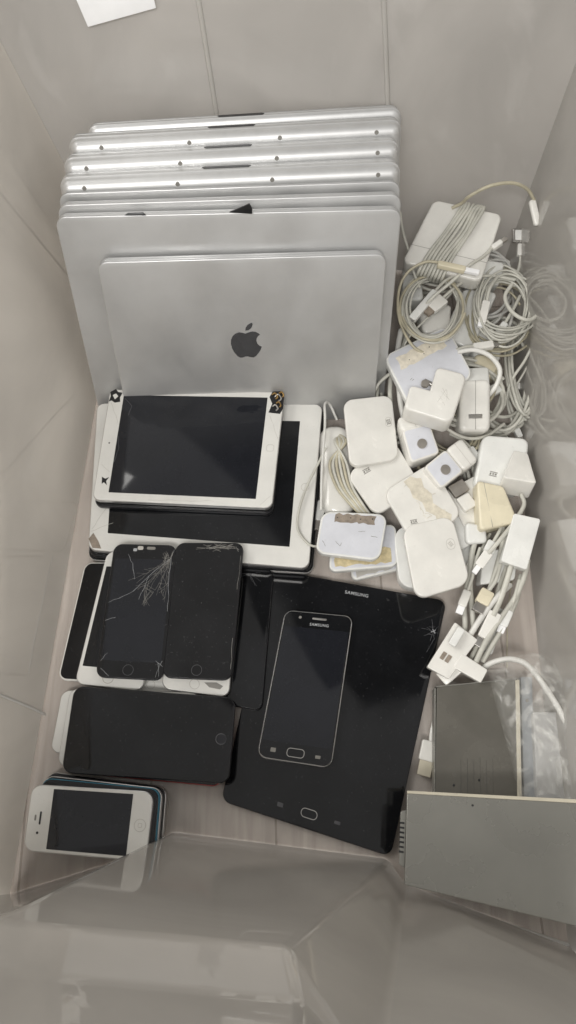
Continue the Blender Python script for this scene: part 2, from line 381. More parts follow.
# rolled corners and rim
rim = [FLT, BKL, BKR, FRT]
g = tube([FLT+Vector((0, 0, 4)), BKL+Vector((-2, 3, 4)), BKR+Vector((2, 3, 4)), FRT+Vector((0, 0, 4)), FLT+Vector((0, 0, 4))], 5, sides=10, smooth=False)
link('rim', g.v, g.f, M['rib'], bin_, BO)
# back wall: proud middle panel between two ribs
bn = (br_-bl).cross(BKL-bl).normalized(); bn = bn if bn.y < 0 else -bn
def BW(px, py, off=0): return PP(px, py, bl+bn*off, bn)
fb = Frame([BW(194, -26, 3), BW(382, -26, 3), BW(392, 190, 3), BW(229, 190, 3)])
for a, b in (((195, -22), (228, 185)), ((383, -22), (391, 185))):
    g = tube([BW(*a, 0.5), BW(*b, 0.5)], 2.6, step=60); link('rib', g.v, g.f, M['wall'], bin_, BO)
# left wall moulded lines; the mid-height diagonal draws the edge of a reflection
ln = (bl-fl).cross(FLT-fl).normalized(); ln = ln if ln.x > 0 else -ln
def LW(px, py, off=0): return PP(px, py, fl+ln*off, ln)
for pts, r in (([(-20, 172), (0, 195), (40, 243), (78, 289)], 0.9), ([(-30, 108), (0, 148), (30, 193), (62, 242)], 0.5),
               ([(-20, 687), (0, 695), (34, 709), (56, 720)], 1.5), ([(-20, 482), (5, 470), (42, 428), (76, 392)], 0.5),
               ([(52, 556), (45, 590), (34, 640), (28, 674)], 0.8)):
    g = tube([LW(x, y, 0.6) for x, y in pts], r, step=20); link('rib', g.v, g.f, M['rib'], bin_, BO)
for c in (((-30, 500), (78, 502), (64, 552), (-30, 548)), ((-30, 556), (52, 556), (28, 676), (-30, 672))):
    fb = Frame([LW(x, y, 1) for x, y in c]); g = ringp(fb, fb.w/2, fb.h/2, fb.w, fb.h, 9, 1.0, 0.2, 8); link('moulded_outline', g.v, g.f, M['wall'], bin_, BO)
# front wall with its inward bulge
A, B_, C_, D_ = P(172, 833, 0), P(388, 860, 0), P(287, 948, 290), P(-5, 922, 290)
E0, E1, D2 = fl, P(112, 864, 0), P(-160, 916, 290)
C2, D3, D4 = P(299, 1004, 322), P(-5, 974, 322), P(-160, 964, 322)
C3, D5, D6 = P(302, 1072, 385), P(-20, 1072, 385), P(-190, 1066, 385)
B2, G1 = P(403, 884, 0), fr_
G2, G3 = P(700, 1085, 335), P(372, 1085, 335)
V = [E0, E1, A, D_, D2, B_, C_, C2, D3, D4, C3, D5, D6, B2, G1, G2, G3]
Fc = [(0, 1, 3, 4), (1, 2, 3), (2, 5, 6, 3), (3, 6, 7, 8), (4, 3, 8, 9), (8, 7, 10, 11), (9, 8, 11, 12),
      (5, 13, 16, 6), (6, 16, 7), (7, 16, 10), (13, 14, 15, 16)]
sheet('front_wall', V, Fc, M['wallfront'], thick=2.0, bev=5, seg=4)
g = tube([P(395, 888, 2), P(470, 912, 2), P(600, 955, 2)], 1.5); link('rib', g.v, g.f, M['rib'], bin_, BO)
# paper on back wall
fb = Frame([BW(66, -24, 5), BW(147, -30, 5), BW(156, 8, 5), BW(88, 27, 5)])
tag(slab('paper_sheet', fb, 0.4, 0.5, M['paper'], bt=0.1), 'blank white paper corner on the bin wall above the laptops', 'paper')

# ================================================================== LAPTOPS
LEAN = R(24)
def apple_outline(s):
    body = [(0.0, 0.335), (0.10, 0.375), (0.20, 0.40), (0.30, 0.385), (0.385, 0.335), (0.43, 0.285), (0.37, 0.235), (0.325, 0.16), (0.315, 0.07),
            (0.345, -0.03), (0.405, -0.095), (0.47, -0.13), (0.43, -0.24), (0.36, -0.355), (0.28, -0.455), (0.20, -0.50), (0.12, -0.485), (0.03, -0.455),
            (-0.05, -0.46), (-0.13, -0.49), (-0.20, -0.495), (-0.28, -0.44), (-0.37, -0.31), (-0.43, -0.16), (-0.46, 0.0), (-0.445, 0.14), (-0.39, 0.26),
            (-0.30, 0.345), (-0.19, 0.385), (-0.09, 0.365)]
    leaf = [(0.0, 0.43), (0.015, 0.53), (0.075, 0.62), (0.16, 0.675), (0.22, 0.69), (0.225, 0.61), (0.18, 0.51), (0.10, 0.445)]
    return [[(x*s, y*s) for x, y in body], [(x*s, y*s) for x, y in leaf]]
def laptop(label, pL, pR, zt, h, th, face='lid', logo=False, zref=None, slot=True, screws=(), name='laptop', rc=11):
    zref = th if zref is None else zref
    a, b = P(*pL, zt), P(*pR, zt); W = (b-a).length; ex = (b-a)/W; yaw = math.atan2(ex.y, ex.x)
    ey = Vector((-math.sin(yaw)*math.sin(LEAN), math.cos(yaw)*math.sin(LEAN), math.cos(LEAN))); ez = ex.cross(ey)
    o = (a+b)/2 - ey*h - ez*zref
    mtx = Matrix(((ex.x, ey.x, ez.x, o.x*MM), (ex.y, ey.y, ez.y, o.y*MM), (ex.z, ey.z, ez.z, o.z*MM), (0, 0, 0, 1)))
    root = empty(name, None, label, 'laptop', 'laptops leaning in a row at the back', mtx)
    fl_ = Flat(W, h); Z = Vector((0, 0, 0))
    if face == 'lid':
        g = loft(fl_, rprof(th*0.6, 1.0, 3.0, top=th*0.6), rc, n=8); base_ = link('base', g.v, g.f, M['alu'], root, Z)
        g = loft(fl_, rprof(th*0.36, 1.3, 0.5, top=th), rc, n=8); lid_ = link('lid', g.v, g.f, M['alu'], root, Z)
    else:
        lt = 4.5
        g = loft(fl_, rprof(lt, 0.6, 1.2, top=lt), rc, n=8); link('lid', g.v, g.f, M['alu'], root, Z)
        prof = [(0.8, lt+0.9), (0.0, lt+1.4), (0.0, zref-0.6), (0.9, zref+0.1)]
        dz = th-zref
        for k in range(2, 9):
            t = R(90*k/8); prof.append((0.9+9.0*(1-math.cos(t)), zref+dz*math.sin(t)))
        gk = loft(fl_, [(1.6, lt-0.2), (1.6, lt+1.1)], rc, n=8); link('gasket', gk.v, gk.f, M['black'], root, Z)
        g = loft(fl_, prof, rc, n=8); base_ = link('base', g.v, g.f, M['alu_edge'], root, Z)
        for u in screws:
            gg = disc(fl_, u*W, 8.0, 2.2, th-0.0, 1.5); link('screw', gg.v, gg.f, M['greyink'], base_, Z)
    if slot:
        z0 = 5.2 if face != 'lid' else th*0.5
        g = G(); L_ = 24; cx = -4
        for s in (0,):
            A_ = [(cx-L_, z0-0.6), (cx-L_+3, z0-2.0), (cx+L_-3, z0-2.0), (cx+L_, z0-0.6), (cx+L_-2, z0+3.6), (cx-L_+2, z0+3.6)]
            g.add([Vector((x, h+0.5, z)) for x, z in A_]+[Vector((x, h-1, z)) for x, z in A_],
                  [tuple(range(6)), tuple(range(11, 5, -1))]+[(q, (q+1) % 6, 6+(q+1) % 6, 6+q) for q in range(6)])
        link('notch', g.v, g.f, M['black'], base_, Z, smooth=False)
    if logo:
        for k, ol in enumerate(apple_outline(35)):
            pts = [(W*0.5+x-1, h*0.475-y) for x, y in ol]
            gg = poly(fl_, pts, th+0.12, 0.3)
            if k == 0: G0 = gg
            else: G0.add(gg.v, gg.f)
        tri(link('logo', G0.v, G0.f, M['mirror'], lid_, Z, smooth=False))
    return root
ZT = 216
laptop('small silver laptop in front of the row with a mirror apple emblem on its lid', (96, 262.5), (387, 254), 188, 198, 12, logo=True, slot=False)
laptop('large silver laptop with plain lid right behind the small one with the emblem', (54, 217), (402, 209), ZT, 227, 11, slot=False)
laptop('silver laptop second from the front of the large ones, its lid rim bare', (56, 205), (402, 194), ZT, 227, 10, slot=False)
laptop('silver laptop third from the front of the large ones, just before those showing screws', (57, 193.5), (401, 181), ZT-2, 227, 4, slot=False)
laptop('silver laptop turned underside out, nearest the viewer of the three showing screws', (58, 177.5), (401, 162), ZT, 227, 24, 'base', zref=14, screws=(0.075, 0.345, 0.62, 0.93))
laptop('silver laptop turned underside out, middle of the three showing screws', (62, 158), (400, 140), ZT, 227, 24, 'base', zref=14, screws=(0.07, 0.345, 0.63, 0.93))
laptop('silver laptop turned underside out, farthest of the three showing screws', (67, 138), (402, 119.5), ZT, 227, 24, 'base', zref=14, screws=(0.1, 0.36, 0.63, 0.92))
laptop('slim silver laptop at the very back of the row against the bin wall', (86, 126), (402, 107), ZT-4, 223, 15, 'base', zref=11)
# black scraps sticking out between lids
o = px4((229, 212.5, 220), (249, 204, 228), (252, 209, 226), (252, 214, 219))
tag(slab('foam_scrap', o, 2, 0.3, M['black'], bt=0.2), 'black wedge of foam poking up between two laptop lids', 'foam scrap')
o = px4((128, 213, 219), (143, 212.5, 219), (146, 215.5, 217), (124, 215.5, 217))
tag(slab('tape_scrap', o, 2, 0.6, M['black'], bt=0.4), 'thin black tape scrap on the left of a laptop rim', 'tape scrap')

# ================================================================== TABLETS AND PHONES
def device(name, cat, label, c, th, rc, bodym, glassm, screenm, screen, group=None, proud=0.25, bt=1.6, btn=None, btnm=None, edge=0.8):
    fr = px4(*c); root = empty(name, fr.o, label, cat, group)
    slab('body', fr, th, rc, bodym, root, bt=bt, bb=bt*1.4)
    e = edge/fr.w, edge/fr.h
    glass_ = slab('front_glass', fr, 0.9, rc-edge, glassm, root, bt=0.3, top=proud, reg=(e[0], e[1], 1-e[0], 1-e[1]))
    if screen: slab('display', fr, 0.3, 0.5, screenm, glass_, bt=0.04, top=proud+0.08, reg=screen)
    fr.top = proud+0.08; fr.glass = glass_
    if btn:
        u, v, w, h, r, t = btn
        g = ringp(fr, u*fr.w, v*fr.h, w, h, r, t, fr.top+0.05); link('home_button', g.v, g.f, btnm, glass_, fr.o)
    return fr, root
def dot(fr, root, u, v, r, m, nm='camera_hole'):
    g = disc(fr, u*fr.w, v*fr.h, r, fr.top+0.06, 0.3, n=14); return link(nm, g.v, g.f, m, getattr(fr, 'glass', root), fr.o)
def bar(fr, root, u, v, w, h, m, nm='speaker_slot', r=None):
    a = (u-w/2/fr.w, v-h/2/fr.h, u+w/2/fr.w, v+h/2/fr.h)
    return slab(nm, fr, 0.3, r or min(w, h)/2, m, getattr(fr, 'glass', root), bt=0.05, top=fr.top+0.06, reg=a)
def pagon(fr, root, uv, m, nm, top=0.1, th=0.5):
    g = poly(fr, [(u*fr.w, v*fr.h) for u, v in uv], fr.top+top, th); return tri(link(nm, g.v, g.f, m, root, fr.o, smooth=False))
TG = 'tablets stacked by the laptops'; PG = 'phones stacked on the bin floor'
# under-stack of large tablets
device('tablet', 'tablet', 'silver edged tablet at the bottom of the tablet stack', [(97, 412, 9), (326, 412, 9), (313, 574, 9), (88, 560, 9)], 8, 9, M['silverframe'], M['glass'], None, None, TG)
device('tablet', 'tablet', 'dark edged tablet just under the large white tablet', [(97, 407, 18), (325, 408, 18), (311, 571, 18), (89, 556, 18)], 8, 9, M['blackmetal'], M['glass'], None, None, TG)
fr, root = device('tablet', 'tablet', 'large white tablet with black display under the cracked small tablet', [(97, 403, 28), (323, 404, 28), (309, 569, 28), (88, 550, 28)], 8.5, 9,
                  M['silverframe'], M['whiteglass'], M['glass'], (0.085, 0.115, 0.905, 0.885), TG)
g = ringp(fr, fr.w*0.952, fr.h*0.53, 9, 9, 4.4, 0.5, fr.top+0.04); link('home_button', g.v, g.f, M['softink'], root, fr.o)
pagon(fr, root, [(0.0, 0.93), (0.02, 0.89), (0.045, 0.94), (0.06, 0.985), (0.02, 0.985)], M['brownpeel'], 'broken_corner')
cracks(fr, [(2, fr.h-22, 26, fr.h-34), (3, fr.h-25, 22, fr.h-60)], fr.top+0.05, 0.5, M['softink'], root, fr.o)
device('tablet', 'tablet', 'black tablet sandwiched between the cracked small one and the large white one', [(113, 396, 36), (284, 402, 36), (273, 514, 36), (94, 506, 36)], 7.5, 8, M['blackmetal'], M['glass'], None, None, TG)
fr, root = device('tablet', 'tablet', 'small white tablet with smashed corners on top of the tablet stack', [(110, 389, 45), (285, 392, 45), (272, 508.5, 45), (92, 500, 45)], 7.5, 8,
                  M['silverframe'], M['whiteglass'], M['lcd'], (0.085, 0.055, 0.905, 0.93), TG)
g = ringp(fr, fr.w*0.952, fr.h*0.5, 8, 8, 2.2, 0.4, fr.top+0.04); link('home_button', g.v, g.f, M['softink'], root, fr.o)
dot(fr, root, 0.045, 0.5, 1.0, M['black'])
pagon(fr, root, [(0.005, 0.03), (0.035, 0.0), (0.05, 0.03), (0.075, 0.035), (0.065, 0.08), (0.07, 0.12), (0.04, 0.13), (0.02, 0.11), (0.005, 0.12), (0.012, 0.07)], M['black'], 'chip')
pagon(fr, root, [(0.022, 0.06), (0.04, 0.045), (0.055, 0.07), (0.038, 0.10)], M['whiteglass'], 'glass_shard', top=0.4)
pagon(fr, root, [(0.035, 0.80), (0.055, 0.815), (0.075, 0.80), (0.062, 0.835), (0.07, 0.87), (0.05, 0.845), (0.04, 0.86)], M['black'], 'chip')
pagon(fr, root, [(0.915, 0.05), (0.93, 0.0), (0.975, -0.01), (0.998, 0.04), (1.0, 0.15), (0.985, 0.20), (0.92, 0.19), (0.935, 0.11)], M['black'], 'chip')
for k, (u, v, s) in enumerate(((0.945, 0.045, 3.2), (0.965, 0.06, 3.6), (0.972, 0.12, 2.6), (0.955, 0.15, 3.0), (0.982, 0.03, 2.6))):
    g = tube([fr.m(u*fr.w-s, v*fr.h-2, 0.6), fr.m(u*fr.w, v*fr.h-s, 2.4), fr.m(u*fr.w+s, v*fr.h+1, 1.0), fr.m(u*fr.w+1, v*fr.h+s, 0.5)], 0.9, step=1)
    link('exposed_flex', g.v, g.f, M['brass'] if k % 2 == 0 else M['metal'], root, fr.o)
cracks(fr, [(fr.w*.93, fr.h*.22, fr.w*.99, fr.h*.42), (fr.w*.93, fr.h*.98, fr.w*.985, fr.h*.9), (fr.w*0.02, fr.h*0.13, fr.w*0.08, fr.h*0.33), (4, 95, 14, 104), (60, fr.h-3, 130, fr.h-5)],
       fr.top+0.05, 0.45, M['softink'], root, fr.o)
cracks(fr, [(18, 12, 27, 22), (27, 22, 25, 34), (17, 60, 20, 75), (20, 75, 17, 92)], fr.top+0.05, 0.6, M['crackdim'], root, fr.o)

# black tablet on the floor
fr, root = device('tablet', 'tablet', 'large black tablet lying on the bin floor with a home key and cracked corner', [(272, 569, 6.5), (447, 600.5, 6.5), (391, 857, 6.5), (221, 801, 6.5)], 6, 9, M['blackmetal'], M['glass'], None, None, edge=0.6)
fr.top = 0.27
g = ringp(fr, fr.w*0.505, fr.h*0.945, 17, 8.5, 4.2, 0.7, fr.top+0.05); link('home_button', g.v, g.f, M['metal'], root, fr.o)
bar(fr, root, 0.335, 0.945, 6, 4, M['crackdim'], 'touch_key', 0.6); bar(fr, root, 0.67, 0.945, 6, 3, M['crackdim'], 'touch_key', 0.6)
lettering('maker_lettering', 'SAMSUNG', fr, fr.w*0.5, fr.h*0.044, 4.8, 0.0, M['textink'], root, fr.o, fr.top)
bar(fr, root, 0.68, 0.044, 2.4, 2.4, M['black'], 'camera_hole')
cx, cy = fr.w*0.962, fr.h*0.14
cracks(fr, [(cx, cy, cx+4, cy-6), (cx, cy, cx+5, cy+1), (cx, cy, cx-7, cy-3), (cx, cy, cx-3, cy-9), (cx, cy, cx-8, cy+6), (cx, cy, cx+3, cy+8), (cx, cy, cx-1, cy+10),
            (cx, cy, cx-12, cy-1), (cx-4, cy-12, cx, cy), (cx+2, cy+8, cx-2, cy+22), (cx-5, cy-4, cx+1, cy-5), (cx-5, cy+3, cx+2, cy+4)], fr.top+0.04, 0.45, M['crackdim'], root, fr.o)
cracks(fr, [(cx, cy, cx+2, cy-2), (cx, cy, cx+2, cy+2), (cx, cy, cx-2, cy+1), (cx-1, cy-2, cx, cy)], fr.top+0.05, 0.9, M['crack'], root, fr.o)
# android phone on the tablet
fr, root = device('phone', 'phone', 'black phone with thin silver rim lying on the large black tablet', [(285, 609.5, 15), (353.5, 616, 15), (331.5, 768.5, 15), (256.5, 757, 15)], 8, 9, M['silverframe'], M['glass'], M['lcd'], (0.035, 0.115, 0.965, 0.885), PG, edge=1.0)
lettering('maker_lettering', 'SAMSUNG', fr, fr.w*0.53, fr.h*0.088, 4.0, 0.0, M['textink'], root, fr.o, fr.top)
bar(fr, root, 0.52, 0.045, 15, 2.0, M['metal']); dot(fr, root, 0.24, 0.045, 1.6, M['greyink'])
g = ringp(fr, fr.w*0.5, fr.h*0.94, 17, 8.5, 3.4, 0.7, fr.top+0.05); link('home_button', g.v, g.f, M['metal'], root, fr.o)
bar(fr, root, 0.2, 0.94, 5, 4, M['greyink'], 'touch_key', 0.5); bar(fr, root, 0.8, 0.945, 5, 3, M['greyink'], 'touch_key', 0.5)

# phones, middle group -------------------------------------------------
fr, root = device('phone', 'phone', 'black phone with a cracked top edge between the dark phone pair and the black tablet', [(232, 566, 11), (274, 569, 11), (262, 712, 11), (215, 702, 11)], 8, 9, M['blackmetal'], M['glass'], None, None, PG)
rg = random.Random(5)
cracks(fr, [(fr.w*.45, 8, fr.w*.45+rg.uniform(-14, 14), 8+rg.uniform(-5, 13)) for _ in range(9)], fr.top, 0.4, M['crackdim'], root, fr.o)
fr, root = device('phone', 'phone', 'white rimmed phone with worn black face, leftmost of the middle phones', [(85, 562, 10), (135, 562, 10), (118, 683, 10), (57, 680, 10)], 7, 9, M['white'], M['glass2'], None, None, PG, edge=1.6)
fr, root = device('phone', 'phone', 'white phone with black display under the shattered black phone', [(107, 551, 36), (160, 551, 36), (143, 692, 19), (74, 684, 19)], 7.5, 9, M['silverframe'], M['whiteglass'], M['glass'], (0.06, 0.12, 0.95, 0.865), PG, btn=(0.47, 0.935, 10, 10, 5, 0.6), btnm=M['pin'])
fr, root = device('phone', 'phone', 'white phone peeking out between the two dark upper phones', [(130, 570, 10), (190, 570, 10), (182, 696, 10), (122, 692, 10)], 7, 9, M['silverframe'], M['whiteglass'], None, None, PG, btn=(0.47, 0.93, 9, 9, 4.5, 0.5), btnm=M['softink'])
fr, root = device('phone', 'phone', 'white phone with scuffed chin under the right dark phone', [(178, 556, 36), (240, 558, 36), (229, 698, 19), (161, 689, 19)], 7.5, 9, M['silverframe'], M['whiteglass'], M['glass'], (0.06, 0.12, 0.95, 0.87), PG, btn=(0.48, 0.935, 10, 10, 5, 0.6), btnm=M['softink'])
pagon(fr, root, [(0.62, 0.915), (0.8, 0.905), (0.9, 0.925), (0.86, 0.95), (0.7, 0.945), (0.66, 0.93)], M['greyink'], 'chip')
fr, root = device('phone', 'phone', 'black phone with shattered glass on top of the middle phones', [(114, 543.5, 44.5), (177, 545, 44.5), (163, 681, 28), (95, 677.5, 28)], 7.5, 9, M['blackmetal'], M['glass2'], M['lcd'], (0.055, 0.115, 0.945, 0.872), PG, btn=(0.47, 0.935, 10.5, 10.5, 5.2, 0.35), btnm=M['crackdim'])
w, h = fr.w, fr.h; fx, fy = w*0.93, h*0.10
def web(ang0, ang1, n, rmax, seed, rings=5):
    r_ = random.Random(seed); A_ = sorted(R(ang0)+(R(ang1)-R(ang0))*r_.random() for _ in range(n)); Lr = [rmax*r_.uniform(.25, 1)**1.3 for _ in A_]; out = []
    def pt(k, d): return (fx+math.cos(A_[k]+d*.004*math.sin(k*5))*d, fy+math.sin(A_[k]+d*.004*math.sin(k*5))*d)
    for k in range(n):
        segs = [pt(k, Lr[k]*q/4) for q in range(5)]
        out += [(*segs[q], *segs[q+1]) for q in range(4)]
        if r_.random() < .7:
            d = Lr[k]*r_.uniform(.4, .9); p = pt(k, d); a = A_[k]+r_.choice((-1, 1))*r_.uniform(.4, .9); l = r_.uniform(3, 12); out.append((*p, p[0]+math.cos(a)*l, p[1]+math.sin(a)*l))
    for q in range(rings):
        d = 3+rmax*.55*(q+r_.random()*.5)/rings
        for k in range(n-1):
            if min(Lr[k], Lr[k+1]) > d and r_.random() < .55: out.append((*pt(k, d), *pt(k+1, d+r_.uniform(-2.5, 2.5))))
    return out
cracks(fr, web(92, 150, 17, 52, 3), fr.top+0.04, 0.20, M['greyink'], root, fr.o)
L_ = [(fx, fy, w*.62, h*.24), (w*.62, h*.24, w*.4, h*.36), (w*.4, h*.36, 3, h*.45), (w*.62, h*.24, w*.5, h*.42), (w*.25, h*.08, w*.34, h*.15), (w*.34, h*.15, w*.40, h*.27), (2, h*.585, 12, h*.56),
      (3, h*.88, 9, h*.82), (w*.88, h*.98, w*.96, h*.86), (4, h*.93, 13, h*.985), (w*.86, h*.86, w*.97, h*.9), (w*.9, h*.88, w*.93, h*.97), (fx, fy, w*.97, 5), (fx, fy, w*.93, h*.25), (w*.93, h*.25, w*.96, h*.5)]
cracks(fr, L_, fr.top+0.05, 0.28, M['crack'], root, fr.o)
rg = random.Random(8)
cracks(fr, [(w*0.62+rg.uniform(-4, 7), h*0.36+rg.uniform(-14, 14), w*0.64+rg.uniform(-6, 6), h*0.40+rg.uniform(-12, 10)) for _ in range(16)], fr.top+0.04, 0.25, M['greyink'], root, fr.o)
cracks(fr, [(fx+rg.uniform(-9, 2), fy+rg.uniform(-7, 12), fx+rg.uniform(-9, 2), fy+rg.uniform(-7, 12)) for _ in range(16)], fr.top+0.05, 0.3, M['greyink'], root, fr.o)
bar(fr, root, 0.43, 0.03, 6, 4, M['softink'], 'sensor', 1.5); bar(fr, root, 0.60, 0.03, 9, 3, M['greyink']); bar(fr, root, 0.35, 0.045, 4, 3, M['crack'], 'sensor', 1)
fr, root = device('phone', 'phone', 'black phone with splintered top edge, right of the shattered one', [(176, 542.5, 44.5), (244, 542.5, 44.5), (231.5, 681, 28), (162, 678, 28)], 7.5, 9, M['blackmetal'], M['glass2'], M['glass2'], (0.05, 0.115, 0.95, 0.872), PG, btn=(0.485, 0.935, 10.5, 10.5, 5.2, 0.35), btnm=M['crackdim'])
w, h = fr.w, fr.h
cracks(fr, [(w*rg.uniform(.25, .95), h*rg.uniform(.005, .04), w*rg.uniform(.3, .98), h*rg.uniform(.02, .07)) for _ in range(16)] + [(w*.97, h*.1, w*.96, h*.35), (w*.96, h*.7, w*.97, h*.92)], fr.top+0.05, 0.35, M['greyink'], root, fr.o)

# large phone group ----------------------------------------------------
device('phone', 'phone', 'white phone lowest under the long black phone, tilted left', [(62, 690, 9), (190, 690, 9), (180, 772, 9), (50, 752, 9)], 7, 9, M['silverframe'], M['whiteglass'], None, None, PG)
device('phone', 'phone', 'phone with a red frame under the long black phone', [(100, 702, 9), (233, 709, 9), (221, 787, 9), (92, 775, 9)], 7, 9, M['red'], M['glass'], None, None, PG)
fr, root = device('phone', 'phone', 'white phone with speaker slit directly under the long black phone', [(70, 688, 17), (200, 692, 17), (190, 775, 17), (57, 766, 17)], 7.3, 9, M['silverframe'], M['whiteglass'], M['glass'], (0.16, 0.05, 0.85, 0.95), PG)
bar(fr, root, 0.075, 0.52, 1.8, 12, M['black']); dot(fr, root, 0.07, 0.66, 1.0, M['black']); dot(fr, root, 0.045, 0.5, 0.8, M['black'])
fr, root = device('phone', 'phone', 'long black phone lying sideways below the middle phones', [(74, 685.5, 26), (236, 697.5, 26), (229, 784, 26), (61, 773, 26)], 7.5, 10, M['blackmetal'], M['glass2'], M['glass'], (0.115, 0.05, 0.86, 0.95), PG, btn=(0.93, 0.5, 10.5, 10.5, 5.2, 0.8), btnm=M['crackdim'])
dot(fr, root, 0.935, 0.5, 4.6, M['blackmetal'], 'home_key')

# stack of old phones ----------------------------------------------------
ms = [('silverframe', 'glass', 'grey rimmed small phone at the bottom of the corner stack'), ('blackmetal', 'glass', 'dark small phone second from the bottom of the corner stack'),
      ('silverframe', 'glass2', 'steel banded small phone in the middle of the corner stack'), ('blue', 'black', 'blue banded small phone in the upper half of the corner stack'),
      ('blackmetal', 'glass', 'black small phone right below the white top one of the corner stack')]
for k, (bm_, gm_, lb) in enumerate(ms):
    z = 9.2*(k+1); d = (5-k)
    c = [(40+1.6*d-(1 if k == 3 else 0), 781-2.0*d+(0.5 if k == 3 else 0), z), (156+2.2*d, 790-0.6*d, z), (150+2.4*d, 859-2.0*d, z), (30+2.6*d, 850-3*d, z)]
    device('phone', 'phone', lb, c, 8.6, 9, M[bm_], M[gm_], None, None, 'small old phones in the corner stack', bt=1.0)
fr, root = device('phone', 'phone', 'small white phone with round button on top of the corner stack', [(32, 784, 55), (154, 791.5, 55), (146, 862, 55), (23, 851, 55)], 9, 9.5, M['silverframe'], M['whiteglass'], M['lcd'], (0.185, 0.055, 0.835, 0.945),
                  'small old phones in the corner stack', bt=1.0, btn=(0.918, 0.5, 10.5, 10.5, 5.2, 0.5), btnm=M['softink'])
g = ringp(fr, fr.w*0.918, fr.h*0.5, 3.6, 3.6, 0.8, 0.4, fr.top+0.06); link('button_mark', g.v, g.f, M['softink'], root, fr.o)
bar(fr, root, 0.105, 0.50, 1.6, 11, M['black']); bar(fr, root, 0.065, 0.5, 1.6, 5, M['greyink'], 'sensor'); dot(fr, root, 0.095, 0.72, 1.2, M['black'])

# ================================================================== FLAT CASES
def mark(fr, root, u, v, s, ang=0.0, m='greyink'):
    g = G(); ca, sa = math.cos(ang), math.sin(ang)
    def q(x0, y0, x1, y1):
        pts = [(x0, y0), (x1, y0), (x1, y1), (x0, y1)]
        pts = [(u*fr.w+x*ca-y*sa, v*fr.h+x*sa+y*ca) for x, y in pts]
        g.add([fr.m(x, y, 0.12) for x, y in pts]+[fr.m(x, y, -0.2) for x, y in pts], [(0, 1, 2, 3), (7, 6, 5, 4), (0, 4, 5, 1), (1, 5, 6, 2), (2, 6, 7, 3), (3, 7, 4, 0)])
    q(-s, -s*.62, s, -s*.42); q(-s, s*.42, s, s*.62); q(-s*.9, -s*.25, -s*.5, s*.3); q(-s*.3, -s*.28, s*.2, -s*.05); q(s*.4, -s*.3, s*.85, s*.25); q(-s*.2, s*.08, s*.3, s*.28)
    link('printed_mark', g.v, g.f, M[m], root, fr.o, smooth=False)
CG = 'flat rounded plastic cases beside the tablets'
def case(label, c, th_=12, r=11, m='white', mk=None, name='plastic_case', oval=None):
    fr = px4(*c); root = empty(name, fr.o, label, 'plastic case', CG)
    th = th_*0.62 if th_ < 14 else th_; slab('shell', fr, th, r+2, M[m], root, bt=1.6, bb=2.0, n=8)
    if oval:
        g = ringp(fr, oval[0]*fr.w, oval[1]*fr.h, oval[2], oval[3], min(oval[2:])/2, 0.45, 0.12); link('oval_outline', g.v, g.f, M['softink'], root, fr.o)
    if mk: mark(fr, root, *mk)
    return fr, root
def tray(label, c, th, r, peel, peelm, holes=()):
    fr = px4(*c); root = empty('case_tray', fr.o, label, 'case tray', 'grey faced case trays')
    slab('shell', fr, th, r, M['white2'], root, bt=1.4, bb=2.0, n=8)
    k = 2.2
    slab('recessed_face', fr, 1.0, r-k, M['lav'], root, bt=0.3, top=0.15, reg=(k/fr.w, k/fr.h, 1-k/fr.w, 1-k/fr.h), n=8)
    if peel:
        rg = random.Random(int(c[0][0])); u0, v0, u1, v1 = peel; pts = []
        for a, b, n in (((u0, v0), (u1, v0), 9), ((u1, v0), (u1, v1), 3), ((u1, v1), (u0, v1), 11), ((u0, v1), (u0, v0), 3)):
            for i in range(n):
                t = i/n; pts.append((fr.w*(a[0]+(b[0]-a[0])*t)+rg.uniform(-1.2, 1.2), fr.h*(a[1]+(b[1]-a[1])*t)+rg.uniform(-1.3, 1.3)))
        g = poly(fr, pts, 0.5, 0.5); tri(link('label_remnant', g.v, g.f, M[peelm], root, fr.o, smooth=False))
    for u, v, rr_ in holes:
        g = disc(fr, u*fr.w, v*fr.h, rr_, 0.62, 0.5, n=10); link('hole', g.v, g.f, M['black'], root, fr.o)
    return fr, root
tray('grey faced tray, lowest of three by the top of the black tablet', [(349, 553, 11), (399, 548, 11), (402, 569, 11), (352, 581, 11)], 8, 7, (0.1, 0.2, 0.8, 0.9), 'softink')
tray('grey faced tray with tan adhesive in the middle of the three by the black tablet', [(331, 527, 21), (396, 524, 21), (398, 566, 21), (329, 572, 21)], 8.5, 8, (0.08, 0.55, 0.9, 0.9), 'tanpeel')
fr, root = tray('grey faced tray with brown glue remnant, topmost of three by the black tablet', [(322, 511, 32), (388, 514, 32), (380, 561, 32), (315, 553, 32)], 9, 11, (0.2, 0.05, 0.82, 0.24), 'brownpeel', ((0.25, 0.14, 0.7), (0.45, 0.13, 0.7), (0.6, 0.15, 0.7), (0.78, 0.13, 0.9)))
cracks(fr, [(fr.w*.6, fr.h*.42, fr.w*.7, fr.h*.41), (fr.w*.28, fr.h*.68, fr.w*.36, fr.h*.78), (fr.w*.36, fr.h*.78, fr.w*.38, fr.h*.7), (fr.w*.08, fr.h*.7, fr.w*.14, fr.h*.82), (fr.w*.8, fr.h*.5, fr.w*.9, fr.h*.52)], 0.3, 0.5, M['greyink'], root, fr.o)
